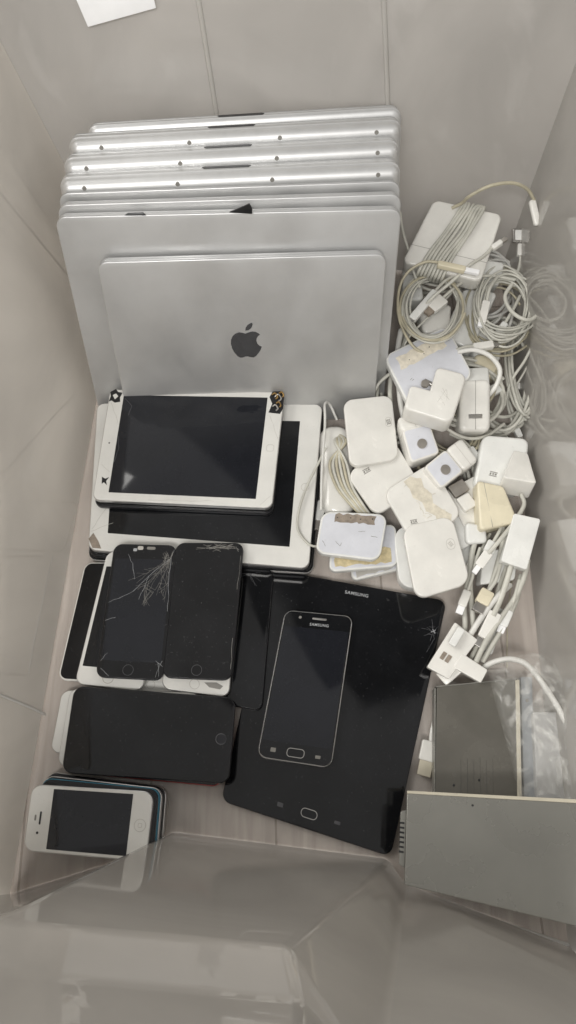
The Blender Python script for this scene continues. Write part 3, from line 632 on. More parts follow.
# oval body with wound cable
fr = px4((318, 424, 26), (352, 424, 26), (356, 515, 26), (322, 515, 26)); root = empty('oval_charger', fr.o, 'oval white charger wound with grey cable beside the white tablet', 'charger')
g = loft(fr, [(9, -25), (4, -21), (1, -14), (0, -9), (1.2, -4), (4, -1.2), (9, 0.5), (13, 1)], 17, n=10); link('shell', g.v, g.f, M['white'], root, fr.o)
for k in range(6):
    a = 0.7*k
    cable('wound_cable', [(334+a*1.5, 432+k, 22), (340-k*2.2+6, 442, 31), (330+k*3.2, 462, 33+k*.3), (336+k*3.2, 486, 33), (350+k*2.5, 504, 29), (360+k*2, 514, 22)], 1.6, M['cable'] if k % 2 else M['cable2'], parent=root, origin=fr.o)
case('upright white case with small oval mark, highest of the flat cases', [(343, 400, 44), (392, 394.5, 44), (399, 459, 44), (350, 467, 44)], 13, 9, 'white', (0.87, 0.42, 3.4, R(80)), oval=(0.87, 0.42, 7, 12))
fr, root = case('tilted cream tinted case half under the upright and the peeling one', [(346, 474, 36), (394, 440, 40), (422, 486, 40), (376, 516, 36)], 11, 10, 'white', (0.32, 0.18, 4.2, 0.1))
case('pale round ended case showing its edge under the lowest white case', [(393, 527, 22), (425, 524, 22), (436, 585, 22), (400, 590, 22)], 14, 14, 'white2', None, oval=(0.62, 0.55, 8, 22))
fr, root = case('white case with wrinkled peeling film in the middle of the flat cases', [(383, 492, 46), (431, 462, 46), (463, 516, 46), (412, 541, 46)], 11, 10, 'white', (0.2, 0.72, 3.8, 0.3))
pagon_pts = [(.40, .04), (.55, .02), (.62, .10), (.70, .14), (.66, .3), (.72, .45), (.66, .6), (.74, .75), (.84, .9), (.78, .98), (.55, .93), (.58, .8), (.48, .66), (.5, .5), (.40, .36), (.43, .2)]
g = poly(fr, [(u*fr.w, v*fr.h) for u, v in pagon_pts], 0.25, 0.3); tri(link('film_patch', g.v, g.f, M['film'], root, fr.o, smooth=False))
rg = random.Random(11); g = G()
for k in range(26):
    x, y = rg.uniform(.38, .72)*fr.w, rg.uniform(.1, .9)*fr.h; a = rg.uniform(0, 6.28); l = rg.uniform(4, 9)
    tube([fr.m(x, y, 0.1), fr.m(x+l*.5*math.cos(a)+1, y+l*.5*math.sin(a), 0.35), fr.m(x+l*math.cos(a), y+l*math.sin(a)+1, 0.1)], 0.22, g, sides=5, step=1.5)
link('film_wrinkles', g.v, g.f, M['film'], root, fr.o)
case('large white case with gridded oval mark, lowest of the flat cases', [(402, 527, 48), (452, 515, 48), (471, 583, 48), (416, 600, 48)], 11, 11, 'white', (0.83, 0.40, 3.0, R(60), 'softink'), oval=(0.83, 0.40, 9, 12))
case('white case end peeking out right of the lowest flat case', [(440, 518, 32), (464, 512, 32), (474, 545, 32), (450, 552, 32)], 12, 8, 'white2')
fr, root = tray('grey faced tray with torn label and three holes under the notched adapter', [(383, 356, 66), (447, 325, 70), (474, 376, 70), (412, 412, 64)], 11, 11, (0.14, 0.12, 0.86, 0.34), 'paperpeel', ((0.3, 0.25, 0.7), (0.47, 0.19, 0.7), (0.63, 0.21, 0.8), (0.52, 0.27, 0.7)))
cracks(fr, [(fr.w*.18, fr.h*.55, fr.w*.3, fr.h*.52), (fr.w*.2, fr.h*.57, fr.w*.28, fr.h*.55)], 0.3, 0.8, M['greyink'], root, fr.o)

def plug(name, label, p0, p1, w, tip, cpts=None, th=7, m='white', tm='metal', cm='cable', tw=0.8, cr=1.9, group='loose plugs and leads in the pile'):
    fr = barf(p0, p1, w); root = empty(name, fr.o, label, 'cable plug', group)
    slab('plug_body', fr, th, 2, M[m], root, bt=1.3)
    a, b = Vector(p0), Vector(p1); d = (b-a).normalized()
    f2 = barf(tuple(b-d*1), tuple(b+d*tip), w*tw); slab('plug_tip', f2, th*.55, 0.6, M[tm], root, bt=0.3, top=-th*.2, origin=fr.o)
    if cpts: cable('lead', [tuple(a+d*2)[:2]+(p0[2]-th*.5,)]+cpts, cr, M[cm], parent=root, origin=fr.o)
    return root
# ================================================================== ADAPTERS
AG = 'power adapters in the cable pile'
def block(name, label, c, th, r, m='white', bt=2.5, cat='power adapter', seam=None, group=AG):
    fr = px4(*c); root = empty(name, fr.o, label, cat, group)
    slab('shell', fr, th, r, M[m], root, bt=bt, bb=bt, n=7)
    fr.top = 0.0
    if seam is not None:
        g = G(); a, b = seam
        tube([fr.m(a[0]*fr.w, a[1]*fr.h, 0.02), fr.m(b[0]*fr.w, b[1]*fr.h, 0.02)], 0.25, g, sides=5, smooth=False); link('seam', g.v, g.f, M['greyink'], root, fr.o)
    return fr, root
# big wound brick, upper right
fr, root = block('laptop_charger', 'big white laptop charger brick wound with cable at the top of the pile', [(434, 199, 114), (503, 214, 114), (481, 282, 92), (402, 262, 92)], 27, 8, bt=3.0, seam=((0.0, 0.72), (1, 0.72)))
for k in range(8):
    u = 0.30+0.043*k; x = u*fr.w; dx = -5*math.sin(k)
    g = tube([fr.m(x+14+dx, -3, -16), fr.m(x+12+dx, -4.5, -4), fr.m(x+10, 3, 2.4+(k % 3)*0.9), fr.m(x+5+dx*.3, fr.h*.4, 3.1+(k % 2)*1.5), fr.m(x-3, fr.h*.8, 3+(k % 3)), fr.m(x-5, fr.h+4, 0), fr.m(x-6, fr.h+5, -16)], 1.9, step=3)
    link('wound_cable', g.v, g.f, M['cable'], root, fr.o)
cable('output_cable', [(452, 208, 116), (462, 203, 124), (470, 196, 140), (490, 186, 152), (512, 183, 152), (527, 189, 142), (534, 200, 130)], 1.9, M['cable2'], parent=root, origin=fr.o)
f2 = barf((533, 199, 132), (539, 225, 118), 8); slab('magnetic_plug', f2, 6, 3, M['white'], root, bt=2.2, origin=fr.o)
f2 = barf((541, 213, 124), (545, 226, 116), 6); slab('plug_tip', f2, 5, 1.5, M['pin'], root, bt=0.8, origin=fr.o)
# second brick
fr, root = block('laptop_charger', 'white laptop charger brick standing between the two cable coils', [(478, 258, 76), (505, 262, 76), (500, 285, 66), (466, 281, 66)], 40, 5, 'white2', bt=3.2)
fr, root = block('laptop_charger', 'long white charger brick lying under the right cable coil', [(464, 288, 56), (498, 292, 56), (472, 350, 50), (442, 336, 50)], 26, 6, 'white2', bt=3.0)
# notched adapter without plug head
fr = px4((417, 361, 84), (468, 374, 84), (452, 423, 84), (404, 408, 84)); root = empty('power_adapter', fr.o, 'square white power adapter with a notched corner and bare pin', 'power adapter', AG)
w, h = fr.w, fr.h
def lprof(pts_fn, prof):
    g = G(); V = []; n = None
    for i, hh in prof:
        pts = pts_fn(i); n = len(pts); V += [fr.m(x, y, hh) for x, y in pts]
    Fc = [(j*n+q, j*n+(q+1) % n, (j+1)*n+(q+1) % n, (j+1)*n+q) for j in range(len(prof)-1) for q in range(n)]
    Fc += [tuple(range(n-1, -1, -1)), tuple((len(prof)-1)*n+q for q in range(n))]
    return g.add(V, Fc)
def arc(cx, cy, r, a0, a1, n=6): return [(cx+r*math.cos(R(a0+(a1-a0)*k/n)), cy+r*math.sin(R(a0+(a1-a0)*k/n))) for k in range(n+1)]
def Lp(i):
    nx, ny, r = w*.40, h*.50, 9
    return (arc(w-r, r, r-i, -90, 0)+arc(w-r, h-r, r-i, 0, 90)+arc(r*0.7, h-r*0.7, r*0.7-i, 90, 180)+arc(5, ny+5, 5-i, 180, 270)+[(nx+i, ny+i)]+arc(nx+5, 5, 5-i, 180, 270))
g = lprof(Lp, rprof(26, 3, 3)); tri(link('shell', g.v, g.f, M['white'], root, fr.o))
g = tube([fr.m(w*.24, h*.26, -9), fr.m(w*.42, h*.30, -9)], 2.6, step=2); link('pin', g.v, g.f, M['metal'], root, fr.o)
g = disc(fr, w*.27, h*.34, 4.2, -5, 4); link('pin_plate', g.v, g.f, M['pin'], root, fr.o)
rg = random.Random(3)
cracks(fr, [(w*.55+rg.uniform(0, 12), h*.42+rg.uniform(-2, 18), w*.6+rg.uniform(0, 12), h*.45+rg.uniform(0, 18)) for _ in range(8)], 0.03, 0.4, M['softink'], root, fr.o)
# usb adapter
fr, root = block('power_adapter', 'upright white power adapter showing its single USB port', [(460, 380, 70), (491, 378, 70), (491, 431, 58), (460, 431, 58)], 30, 7, bt=5, seam=((0.5, 0.03), (0.5, 0.97)))
f3 = px4((462, 368, 60), (489, 366, 60), (490, 384, 69), (461, 386, 69)); slab('ribbed_top', f3, 14, 5, M['white2'], root, bt=2.5, origin=fr.o)
fr.top = 0; bar(fr, root, 0.5, 0.72, 15, 5, M['metal'], 'usb_port', 0.6); fr.top = 0.08; bar(fr, root, 0.5, 0.72, 12, 2.6, M['greyink'], 'port_opening', 0.3)
# two adapters with grey recessed faces
for lb, c, c2 in (('white adapter with grey recessed face and round pin, left of the pair', [(402, 430, 58), (430, 423, 58), (440, 453, 54), (411, 463, 54)], [(397, 417, 56), (424, 410, 56), (431, 424, 59), (402, 431, 59)]),
                  ('white adapter with grey recessed face and round pin, right of the pair', [(424, 467, 56), (446, 449, 56), (464, 471, 53), (441, 489, 53)], [(446, 449, 56), (462, 437, 56), (479, 460, 53), (464, 471, 53)])):
    fr, root = block('power_adapter', lb, c, 24, 4.5, 'white', bt=1.6)
    k = 2.0; slab('recessed_face', fr, 1.0, 3, M['lav'], root, bt=0.2, top=0.12, reg=(k/fr.w, k/fr.h, 1-k/fr.w, 1-k/fr.h))
    g = disc(fr, fr.w*.52, fr.h*.56, 5.4, 1.6, 1.6); link('round_pin', g.v, g.f, M['pin'], root, fr.o)
    f4 = px4(*c2); slab('rounded_end', f4, 24, 5, M['white'], root, bt=3.5, origin=fr.o)
    g = tube([f4.m(f4.w*.5, 1, .05), f4.m(f4.w*.5, f4.h-1, .05)], 0.25, sides=5, smooth=False); link('seam', g.v, g.f, M['softink'], root, fr.o)
# right-hand column
fr, root = block('power_adapter', 'rounded white adapter with grey usb mark at the right above the cream one', [(483, 434, 52), (530, 438, 52), (524, 492, 46), (473, 488, 46)], 26, 9, 'white2', bt=4)
mark(fr, root, 0.35, 0.72, 4.2, R(10))
fr, root = block('power_adapter', 'small white wedge of an adapter below the recessed pair', [(447, 490, 38), (478, 474, 38), (480, 520, 34), (468, 535, 34)], 20, 3, 'white', bt=1.5)
f3 = barf((452, 492, 44), (466, 484, 44), 14); slab('usb_shell', f3, 5, 0.8, M['pin'], root, bt=0.4, origin=fr.o)
f3 = barf((461, 505, 42), (473, 498, 42), 17); slab('usb_overmould', f3, 8, 2, M['white'], root, bt=1.2, origin=fr.o)
fr, root = block('power_adapter', 'yellowed cream power adapter block with a cable leaving its foot', [(477, 480, 58), (504, 486, 58), (519, 522, 52), (480, 531, 52)], 28, 5, 'cream', bt=2.8, seam=((0.25, 0.02), (0.33, 0.98)))
cable('lead', [(503, 526, 40), (502, 545, 36), (497, 565, 32), (490, 588, 28), (478, 612, 24)], 2.6, M['cable'], parent=root, origin=fr.o)
fr, root = block('video_adapter', 'white block adapter at the far right with a short cable to a small plug', [(514, 450, 52), (528, 453, 52), (537, 483, 64), (503, 477, 64)], 26, 3, 'white', bt=1.6, cat='video adapter')
cable('lead', [(521, 494, 46), (524, 505, 46), (514, 522, 50), (500, 540, 48), (488, 554, 44)], 2.3, M['cable'], parent=root, origin=fr.o)
f3 = barf((489, 552, 46), (479, 566, 42), 10); slab('plug', f3, 6, 1.5, M['white'], root, bt=1, origin=fr.o)
f3 = barf((479, 566, 41), (474, 573, 40), 5.5); slab('plug_tip', f3, 3, 0.5, M['paper'], root, bt=0.4, origin=fr.o)
fr, root = block('video_adapter', 'long flat white adapter box with a cable running down to the bundle', [(514, 513, 56), (541, 519, 56), (527, 570, 48), (501, 561, 48)], 14, 2.5, 'white2', bt=1.2, cat='video adapter')
cable('lead', [(512, 562, 42), (507, 580, 38), (500, 600, 34), (493, 616, 32)], 3, M['cable'], parent=root, origin=fr.o)
f3 = barf((496, 612, 34), (484, 638, 30), 13); slab('plug', f3, 8, 1.5, M['white'], root, bt=1.2, origin=fr.o)
f3 = barf((484, 638, 28), (479, 647, 27), 11); slab('plug_tip', f3, 4, 0.6, M['metal'], root, bt=0.4, origin=fr.o)
fr, root = block('plug_head', 'small faceted white plug head left of the long flat adapter', [(466, 522, 44), (486, 526, 44), (488, 543, 38), (466, 545, 38)], 20, 5, 'white2', bt=3, cat='plug head')
cable('lead', [(475, 541, 34), (471, 560, 30), (470, 585, 26), (472, 610, 22), (474, 632, 18)], 3.0, M['cable'], parent=root, origin=fr.o)
fr, root = block('video_adapter', 'wide white adapter body half hidden behind the long flat one', [(484, 552, 34), (519, 545, 34), (515, 580, 28), (480, 585, 28)], 18, 3, 'white2', bt=1.5, cat='video adapter')
fr, root = block('power_adapter', 'squat white adapter under the yellowed cream block', [(440, 540, 24), (470, 536, 24), (474, 565, 22), (446, 572, 22)], 18, 4, 'white2', bt=2.5)
fr, root = block('power_adapter', 'white adapter deep in the pile inside the left cable coil', [(418, 306, 58), (452, 303, 58), (450, 330, 54), (424, 334, 54)], 22, 6, 'white', bt=4)
fr, root = block('power_adapter', 'white adapter corner in the gap between the tray and right coil', [(470, 328, 44), (505, 332, 44), (500, 362, 40), (474, 358, 40)], 24, 8, 'white2', bt=5)
fr, root = block('plug_head', 'yellowish rounded plug head behind the USB port adapter', [(474, 352, 46), (500, 356, 46), (498, 378, 42), (476, 376, 42)], 20, 8, 'cream', bt=5, cat='plug head')
fr, root = block('power_adapter', 'white adapter edge at the left of the pile beside the big charger brick', [(404, 262, 60), (420, 258, 60), (424, 300, 52), (402, 300, 52)], 24, 5, 'white2', bt=3)

plug('lightning_plug', 'stubby white plug tucked between the cream block and the long flat adapter', (494, 541, 44), (488, 553, 42), 11, 6, [(499, 532, 44), (504, 520, 42)], m='white2')
plug('lightning_plug', 'thin white plug lying along the left strand of the lower bundle', (468, 590, 34), (462, 606, 32), 9, 8, [(472, 578, 34), (476, 562, 34), (480, 548, 32)], m='white', tm='paper')
plug('lightning_plug', 'white plug with metal shell under the faceted plug head', (478, 556, 30), (470, 572, 28), 13, 9, [(484, 545, 30), (490, 534, 28)], m='white')
plug('lightning_plug', 'small pale plug at the right strand of the lower bundle', (510, 610, 32), (503, 626, 30), 9, 7, [(515, 596, 32), (519, 580, 32)], m='white2', tm='paper')
plug('lightning_plug', 'little white plug wedged between the two recessed adapters and the right case', (470, 447, 40), (479, 460, 38), 9, 5, [(462, 440, 40), (450, 434, 36)], m='white2', tm='pin')
plug('lightning_plug', 'pale plug showing through the middle of the right cable coil', (506, 322, 62), (494, 338, 58), 8, 9, [(514, 308, 62), (520, 296, 58)], m='white2', tm='paper')
plug('lightning_plug', 'pale plug crossing the left side of the right cable coil', (487, 300, 78), (482, 322, 74), 9, 4, [(490, 288, 78), (498, 276, 74)], m='white', tm='paper')
# lower bundle of video adapters
fr, root = block('video_adapter', 'flat white adapter with two dark ports at the bottom left of the bundle', [(455, 622, 34), (478, 640, 34), (449, 679, 28), (427, 667, 28)], 11, 1.6, 'white', bt=0.9, cat='video adapter')
fr.top = 0.8; bar(fr, root, 0.30, 0.66, 4.2, 8, M['brownpeel'], 'port', 0.5); bar(fr, root, 0.52, 0.66, 4.2, 8, M['brownpeel'], 'port', 0.5)
f3 = barf((452, 645, 39), (462, 628, 41), 8); slab('strain_relief', f3, 6, 1.5, M['white2'], root, bt=1.2, origin=fr.o)
fr, root = block('video_adapter', 'short white adapter block lying across the lower end of the bundle', [(462, 653, 32), (488, 670, 32), (481, 683, 30), (453, 667, 30)], 12, 1.8, 'white', bt=1, cat='video adapter')
f3 = barf((457, 666, 26), (441, 680, 20), 15); slab('plug', f3, 9, 1.5, M['white'], root, bt=1.2, origin=fr.o)
cable('lead', [(475, 664, 26), (484, 645, 28), (496, 625, 30), (512, 602, 30), (521, 585, 32), (526, 570, 34), (528, 560, 34)], 2.8, M['cable'], parent=root, origin=fr.o)
fr, root = block('video_adapter', 'dusty grey white adapter box in the middle of the bundle', [(490, 604, 20), (508, 611, 20), (492, 655, 16), (474, 646, 16)], 12, 2, 'white2', bt=1, cat='video adapter')

plug('lightning_plug', 'usb plug with bare metal shell pointing down in the middle of the bundle', (489, 590, 38), (482, 603, 38), 14, 9, [(496, 580, 36), (502, 560, 32), (508, 545, 30)], m='cream', th=9)
plug('lightning_plug', 'slim silver ended white plug lying on the big wound brick', (438, 262, 112), (466, 268, 112), 7, 14, [(425, 262, 108), (408, 272, 100), (399, 290, 88), (399, 318, 80), (412, 345, 72), (430, 356, 64)], cm='cable2', cr=1.6, m='cream', tm='paper')
plug('lightning_plug', 'white plug with dark tip pointing up right over the charger bricks', (492, 247, 108), (502, 240, 112), 6, 6, [(484, 256, 104), (470, 265, 106), (450, 283, 98), (430, 300, 84), (414, 322, 74)], tm='pin')
plug('magnetic_plug', 'square metal faced magnetic plug standing right of the big brick', (520, 255, 66), (520.5, 243, 70), 6, 1, [(520, 262, 60), (516, 276, 52), (508, 290, 46)], m='white', tw=1.0)
f3 = px4((513, 228, 76), (529, 228, 76), (529, 242, 70), (513, 242, 70)); rt = empty('magnet_head', f3.o, 'square grey connector head with pale frame above the right coil', 'connector')
slab('shell', f3, 4, 1.5, M['metal'], rt, bt=0.6); slab('contact_face', f3, 0.8, 1.0, M['white2'], rt, bt=0.2, top=0.25, reg=(0.14, 0.14, 0.86, 0.86))
plug('lightning_plug', 'long white plug sleeve inside the left cable coil', (436, 290, 84), (412, 318, 82), 9, 3, [(446, 280, 86), (462, 272, 88), (480, 262, 84)], m='white2', cr=1.8)
plug('lightning_plug', 'small white plug with brown shell inside the left cable coil', (444, 297, 80), (431, 307, 80), 15, 7, [(452, 290, 80), (470, 278, 76), (492, 276, 74), (515, 280, 70)], tm='brownpeel', cr=1.8)
plug('lightning_plug', 'ribbed white plug lying right of the torn label tray', (474, 346, 72), (494, 343, 72), 9, 5, [(462, 348, 70), (452, 352, 66), (440, 360, 58)], tm='metal')
plug('lightning_plug', 'little plug hanging at the right edge under the loose ring cable', (517, 428, 22), (521, 437, 20), 7, 7, [(510, 405, 24), (500, 385, 28), (488, 368, 34), (480, 350, 36)], tm='pin', m='white2')
plug('lightning_plug', 'grey plug end seen in the gap right of the USB port adapter', (488, 392, 44), (500, 386, 44), 12, 4, [(482, 396, 40), (476, 402, 36)], m='white2')
plug('dock_plug', 'flat wide plug with cream tip left of the smoked plate', (431, 741, 10), (427, 761, 10), 16, 15, [(432, 730, 8), (437, 712, 6), (446, 700, 4), (460, 696, 3)], tm='tan', m='white', cr=2.0, cm='cable3')
plug('lightning_plug', 'white plug head peeking at left of the glue marked tray', (322, 500, 14), (319, 520, 14), 9, 9, None, m='white2', tm='pin')

# ================================================================== LOOSE CABLES
KG = 'cables coiled in the pile'
def coil(name, label, cx, cy, z, rx, ry, turns, seed, m='cable', r=1.7, jr=0.12, jz=10, rot=0.0, jc=4, tail=None, dz=0.0):
    rg = random.Random(seed); W = []; n = 12
    ph = [rg.uniform(0, 6.28) for _ in range(6)]
    for t in range(turns):
        kx, ky = 1+rg.uniform(-jr, jr), 1+rg.uniform(-jr, jr); ox, oy = rg.uniform(-jc, jc), rg.uniform(-jc, jc); oz = rg.uniform(-jz, jz)/2
        for k in range(n):
            a = 2*math.pi*k/n
            x, y = rx*kx*math.cos(a), ry*ky*math.sin(a)
            W.append((cx+ox+x*math.cos(rot)-y*math.sin(rot), cy+oy+x*math.sin(rot)+y*math.cos(rot), z+oz+dz*t+jz*.4*math.sin(a+ph[t % 6])+jz*.25*math.sin(2*a+ph[(t+2) % 6])))
    # smooth transitions between turns
    S = []
    for i in range(len(W)):
        a, b, c = W[max(i-1, 0)], W[i], W[min(i+1, len(W)-1)]
        S.append(tuple((a[j]+2*b[j]+c[j])/4 for j in range(3)))
    if tail: S += tail
    return cable(name, S, r, M[m], label, group=KG)
coil('cable_coil', 'round coil of thin grey cable, left of the two in the pile', 432, 307, 78, 30, 33, 9, 2, 'cable', 1.2, jr=0.15, jc=3, tail=[(410, 336, 70), (404, 352, 55)])
coil('cable_coil', 'yellowed thin coil looping around the left cable coil', 431, 309, 84, 33, 36, 2, 8, 'cable2', 1.4, jr=0.04, jc=2)
coil('cable_coil', 'big round coil of grey cable, right of the two in the pile', 504, 305, 66, 31, 35, 13, 5, 'cable', 1.3, jr=0.2, jc=4, tail=[(534, 330, 60), (530, 360, 45), (512, 392, 30), (505, 404, 26)])
coil('cable_coil', 'loose oval coil lying deeper under the right cable coil', 498, 312, 50, 34, 38, 7, 15, 'cable2', 1.3, jr=0.2, jc=6, rot=0.3)
coil('cable_coil', 'low coil of cable curving under the USB port adapter', 466, 392, 42, 40, 34, 6, 21, 'cable', 2.0, jr=0.10, jc=4, rot=0.25)
coil('cable_coil', 'wide loop of cable behind the notched adapter', 452, 372, 40, 42, 42, 4, 33, 'cable2', 1.8, jr=0.15, jc=6)
coil('cable_coil', 'tangled cable at the bottom of the pile near the laptops', 425, 350, 30, 26, 48, 5, 44, 'cable', 2.2, jr=0.25, jc=6)
coil('cable_coil', 'tangled cable on the bin floor by the right wall', 502, 378, 22, 26, 52, 7, 51, 'cable', 2.0, jr=0.25, jc=6, jz=16)
coil('cable_coil', 'thin tangle deep below the big charger brick', 440, 262, 46, 36, 26, 5, 61, 'cable', 1.9, jr=0.2, jc=6)
coil('cable_coil', 'deep tangle of pale cable under the second charger brick', 492, 290, 30, 32, 40, 5, 71, 'cable3', 1.8, jr=0.3, jc=8, jz=16)
coil('cable_coil', 'narrow hank of cable standing against the right bin wall', 520, 372, 34, 12, 44, 6, 81, 'cable', 1.7, jr=0.2, jc=4, jz=14, rot=-0.15)
coil('cable_coil', 'small hank of thin cable between the recessed adapters and the cases', 452, 436, 34, 30, 22, 6, 82, 'cable2', 1.5, jr=0.2, jc=5)
coil('cable_coil', 'pale cable loops just under the upright cases near the laptops', 396, 400, 24, 22, 40, 5, 83, 'cable', 1.9, jr=0.2, jc=5)
coil('cable_coil', 'dull cable loops hidden under the block adapters at the right', 492, 462, 20, 24, 36, 5, 84, 'cable', 1.9, jr=0.2, jc=5)
for nm, lb, pts, r, m in (
    ('loose_cable', 'ring of smooth cable hooked over the right coil', [(512, 284, 84), (505, 297, 86), (512, 312, 86), (527, 320, 84), (538, 314, 78), (540, 300, 74)], 2.2, 'cable'),
    ('loose_cable', 'thick white cable arching over the USB port adapter', [(458, 352, 70), (474, 350, 76), (490, 356, 78), (500, 370, 74), (496, 386, 66), (488, 396, 56)], 2.6, 'cable3'),
    ('loose_cable', 'thick pale cable running down between laptops and tray', [(401, 330, 50), (398, 350, 46), (399, 385, 42), (402, 410, 36), (410, 440, 30)], 3.4, 'cable3'),
    ('loose_cable', 'thin cable standing up beside the laptop row', [(400, 212, 110), (403, 232, 100), (409, 252, 90), (413, 270, 84), (420, 288, 78)], 1.5, 'cable'),
    ('loose_cable', 'pair like grey cable bending left of the torn label tray', [(392, 372, 52), (380, 382, 46), (374, 392, 38), (370, 402, 20)], 2.0, 'cable'),
    ('loose_cable', 'second pale cable behind the tray next to the laptop', [(412, 320, 48), (404, 344, 44), (393, 368, 42), (390, 392, 36), (392, 420, 26)], 2.8, 'cable'),
    ('loose_cable', 'thin white cable looping over the right edge of the white tablet', [(337, 420, 18), (330, 405, 26), (325, 404, 34), (325, 425, 36), (322, 470, 34), (321, 510, 26)], 1.5, 'cable3'),
    ('loose_cable', 'fine grey cable crossing the white tablet rim to the glue marked tray', [(326, 448, 36), (316, 468, 34), (307, 486, 33), (299, 510, 33), (298, 530, 32), (310, 545, 30), (322, 546, 24)], 1.3, 'cable'),
    ('loose_cable', 'cable running straight down by the right bin wall', [(531, 350, 42), (531, 380, 26), (527, 410, 14), (526, 440, 8)], 2.2, 'cable'),
    ('loose_cable', 'thin cable falling from the ring to the right wall', [(536, 320, 66), (534, 340, 58), (525, 360, 50), (512, 380, 40), (507, 400, 30), (513, 425, 22)], 1.7, 'cable'),
    ('loose_cable', 'grey cable bundle strand on the left of the lower bundle', [(470, 575, 28), (464, 600, 26), (465, 625, 22), (462, 648, 18)], 2.8, 'cable'),
    ('loose_cable', 'bent grey strand through the centre of the lower bundle', [(510, 585, 26), (497, 597, 34), (485, 612, 32), (472, 632, 28), (462, 650, 24)], 3.0, 'cable3'),
    ('loose_cable', 'grey strand on the right of the lower bundle', [(521, 575, 28), (516, 600, 28), (504, 625, 26), (492, 645, 24), (482, 662, 20)], 2.8, 'cable'),
    ('loose_cable', 'pale cable passing behind the dusty grey adapter box', [(508, 560, 30), (500, 585, 28), (493, 605, 26), (480, 640, 22), (470, 660, 20)], 2.4, 'cable'),
    ('loose_cable', 'ochre thread like wire lying on the wood coloured floor', [(512, 580, 3), (508, 610, 3), (507, 650, 3), (507, 668, 3)], 0.6, 'cable2'),
    ('loose_cable', 'white cable inside the clear bag at the lower right', [(482, 668, 18), (494, 662, 26), (510, 659, 32), (526, 664, 36), (540, 680, 38), (556, 704, 38), (568, 726, 38), (582, 750, 38)], 2.8, 'cable3'),
    ('loose_cable', 'thin grey cable strand winding under the recessed adapters', [(420, 395, 50), (430, 412, 54), (446, 428, 54), (466, 438, 50), (486, 436, 44), (504, 424, 36)], 1.8, 'cable'),
    ('loose_cable', 'dim cable strand lying beneath the flat cases', [(400, 410, 20), (412, 440, 22), (420, 470, 22), (440, 500, 20), (452, 520, 18)], 2.0, 'cable2'),
):
    cable(nm, pts, r, M[m], lb, group='loose cables in the pile')
fr, root = block('cable_clip', 'small white cable clip against the right bin wall', [(513, 381, 22), (527, 384, 22), (528, 391, 20), (511, 387, 20)], 5, 2, 'white', bt=1, cat='cable clip', group=None)

# ================================================================== LOWER RIGHT PARTS
# smoked plate with pale rim, grey strip, milky box
fr = px4((437, 687, 22), (518, 679, 22), (520, 797, 22), (435, 797, 22)); root = empty('drive_unit', fr.o, 'flat smoked grey unit with pale rim in front of the cable bundle', 'drive')
slab('casing', fr, 16, 1.6, M['dkplate'], root, bt=0.6)
slab('rim_strip', Frame([P(515.5, 680, 22.6), P(519.5, 679.5, 22.6), P(522, 797, 22.6), P(517.5, 797, 22.6)]), 14, 0.6, M['tan'], root, bt=0.4, origin=fr.o)
slab('rim_strip', Frame([P(436, 686, 22.6), P(518, 678, 22.6), P(518, 679.2, 22.6), P(436, 687.2, 22.6)]), 14, 0.6, M['slab'], root, bt=0.3, origin=fr.o)
slab('rim_strip', Frame([P(434.5, 688, 22.5), P(436, 688, 22.5), P(435.2, 797, 22.5), P(434.2, 797, 22.5)]), 14, 0.6, M['slab'], root, bt=0.3, origin=fr.o)
g = G()
for k in range(6): tube([fr.m(24+k*6.1, fr.h*.66+rnd.uniform(0, 6), 0.05), fr.m(24.4+k*6.1, fr.h*.97, 0.0)], 0.22, g, sides=5, smooth=False)
link('scored_lines', g.v, g.f, M['faintdark'], root, fr.o)
for u, v in ((.22, .90), (.52, .86)):
    g = disc(fr, u*fr.w, v*fr.h, 1.3, 0.1, .3, n=10); link('rivet', g.v, g.f, M['black'], root, fr.o)
fr = px4((521, 677, 17), (532, 677, 17), (536, 800, 17), (524, 800, 17)); root = empty('metal_strip', fr.o, 'narrow blue grey metal strip beside the smoked unit', 'metal strip')
slab('strip', fr, 14, 0.8, M['bluegrey'], root, bt=0.5); g = disc(fr, fr.w*.5, fr.h*.2, 1.8, 0.15, .5, n=12); link('screw_hole', g.v, g.f, M['greyink'], root, fr.o)
fr = px4((533, 712, 24), (562, 712, 24), (568, 800, 24), (537, 800, 24)); root = empty('clear_box', fr.o, 'milky plastic box in the bag right of the metal strip', 'plastic box')
slab('shell', fr, 18, 2, M['wall2'], root, bt=1.5)
fr = px4((570, 748, 30), (600, 746, 30), (605, 800, 30), (571, 800, 30)); root = empty('black_block', fr.o, 'black block cut off by the right edge above the grey casing', 'black block')
slab('body', fr, 20, 1.5, M['black'], root, bt=1)
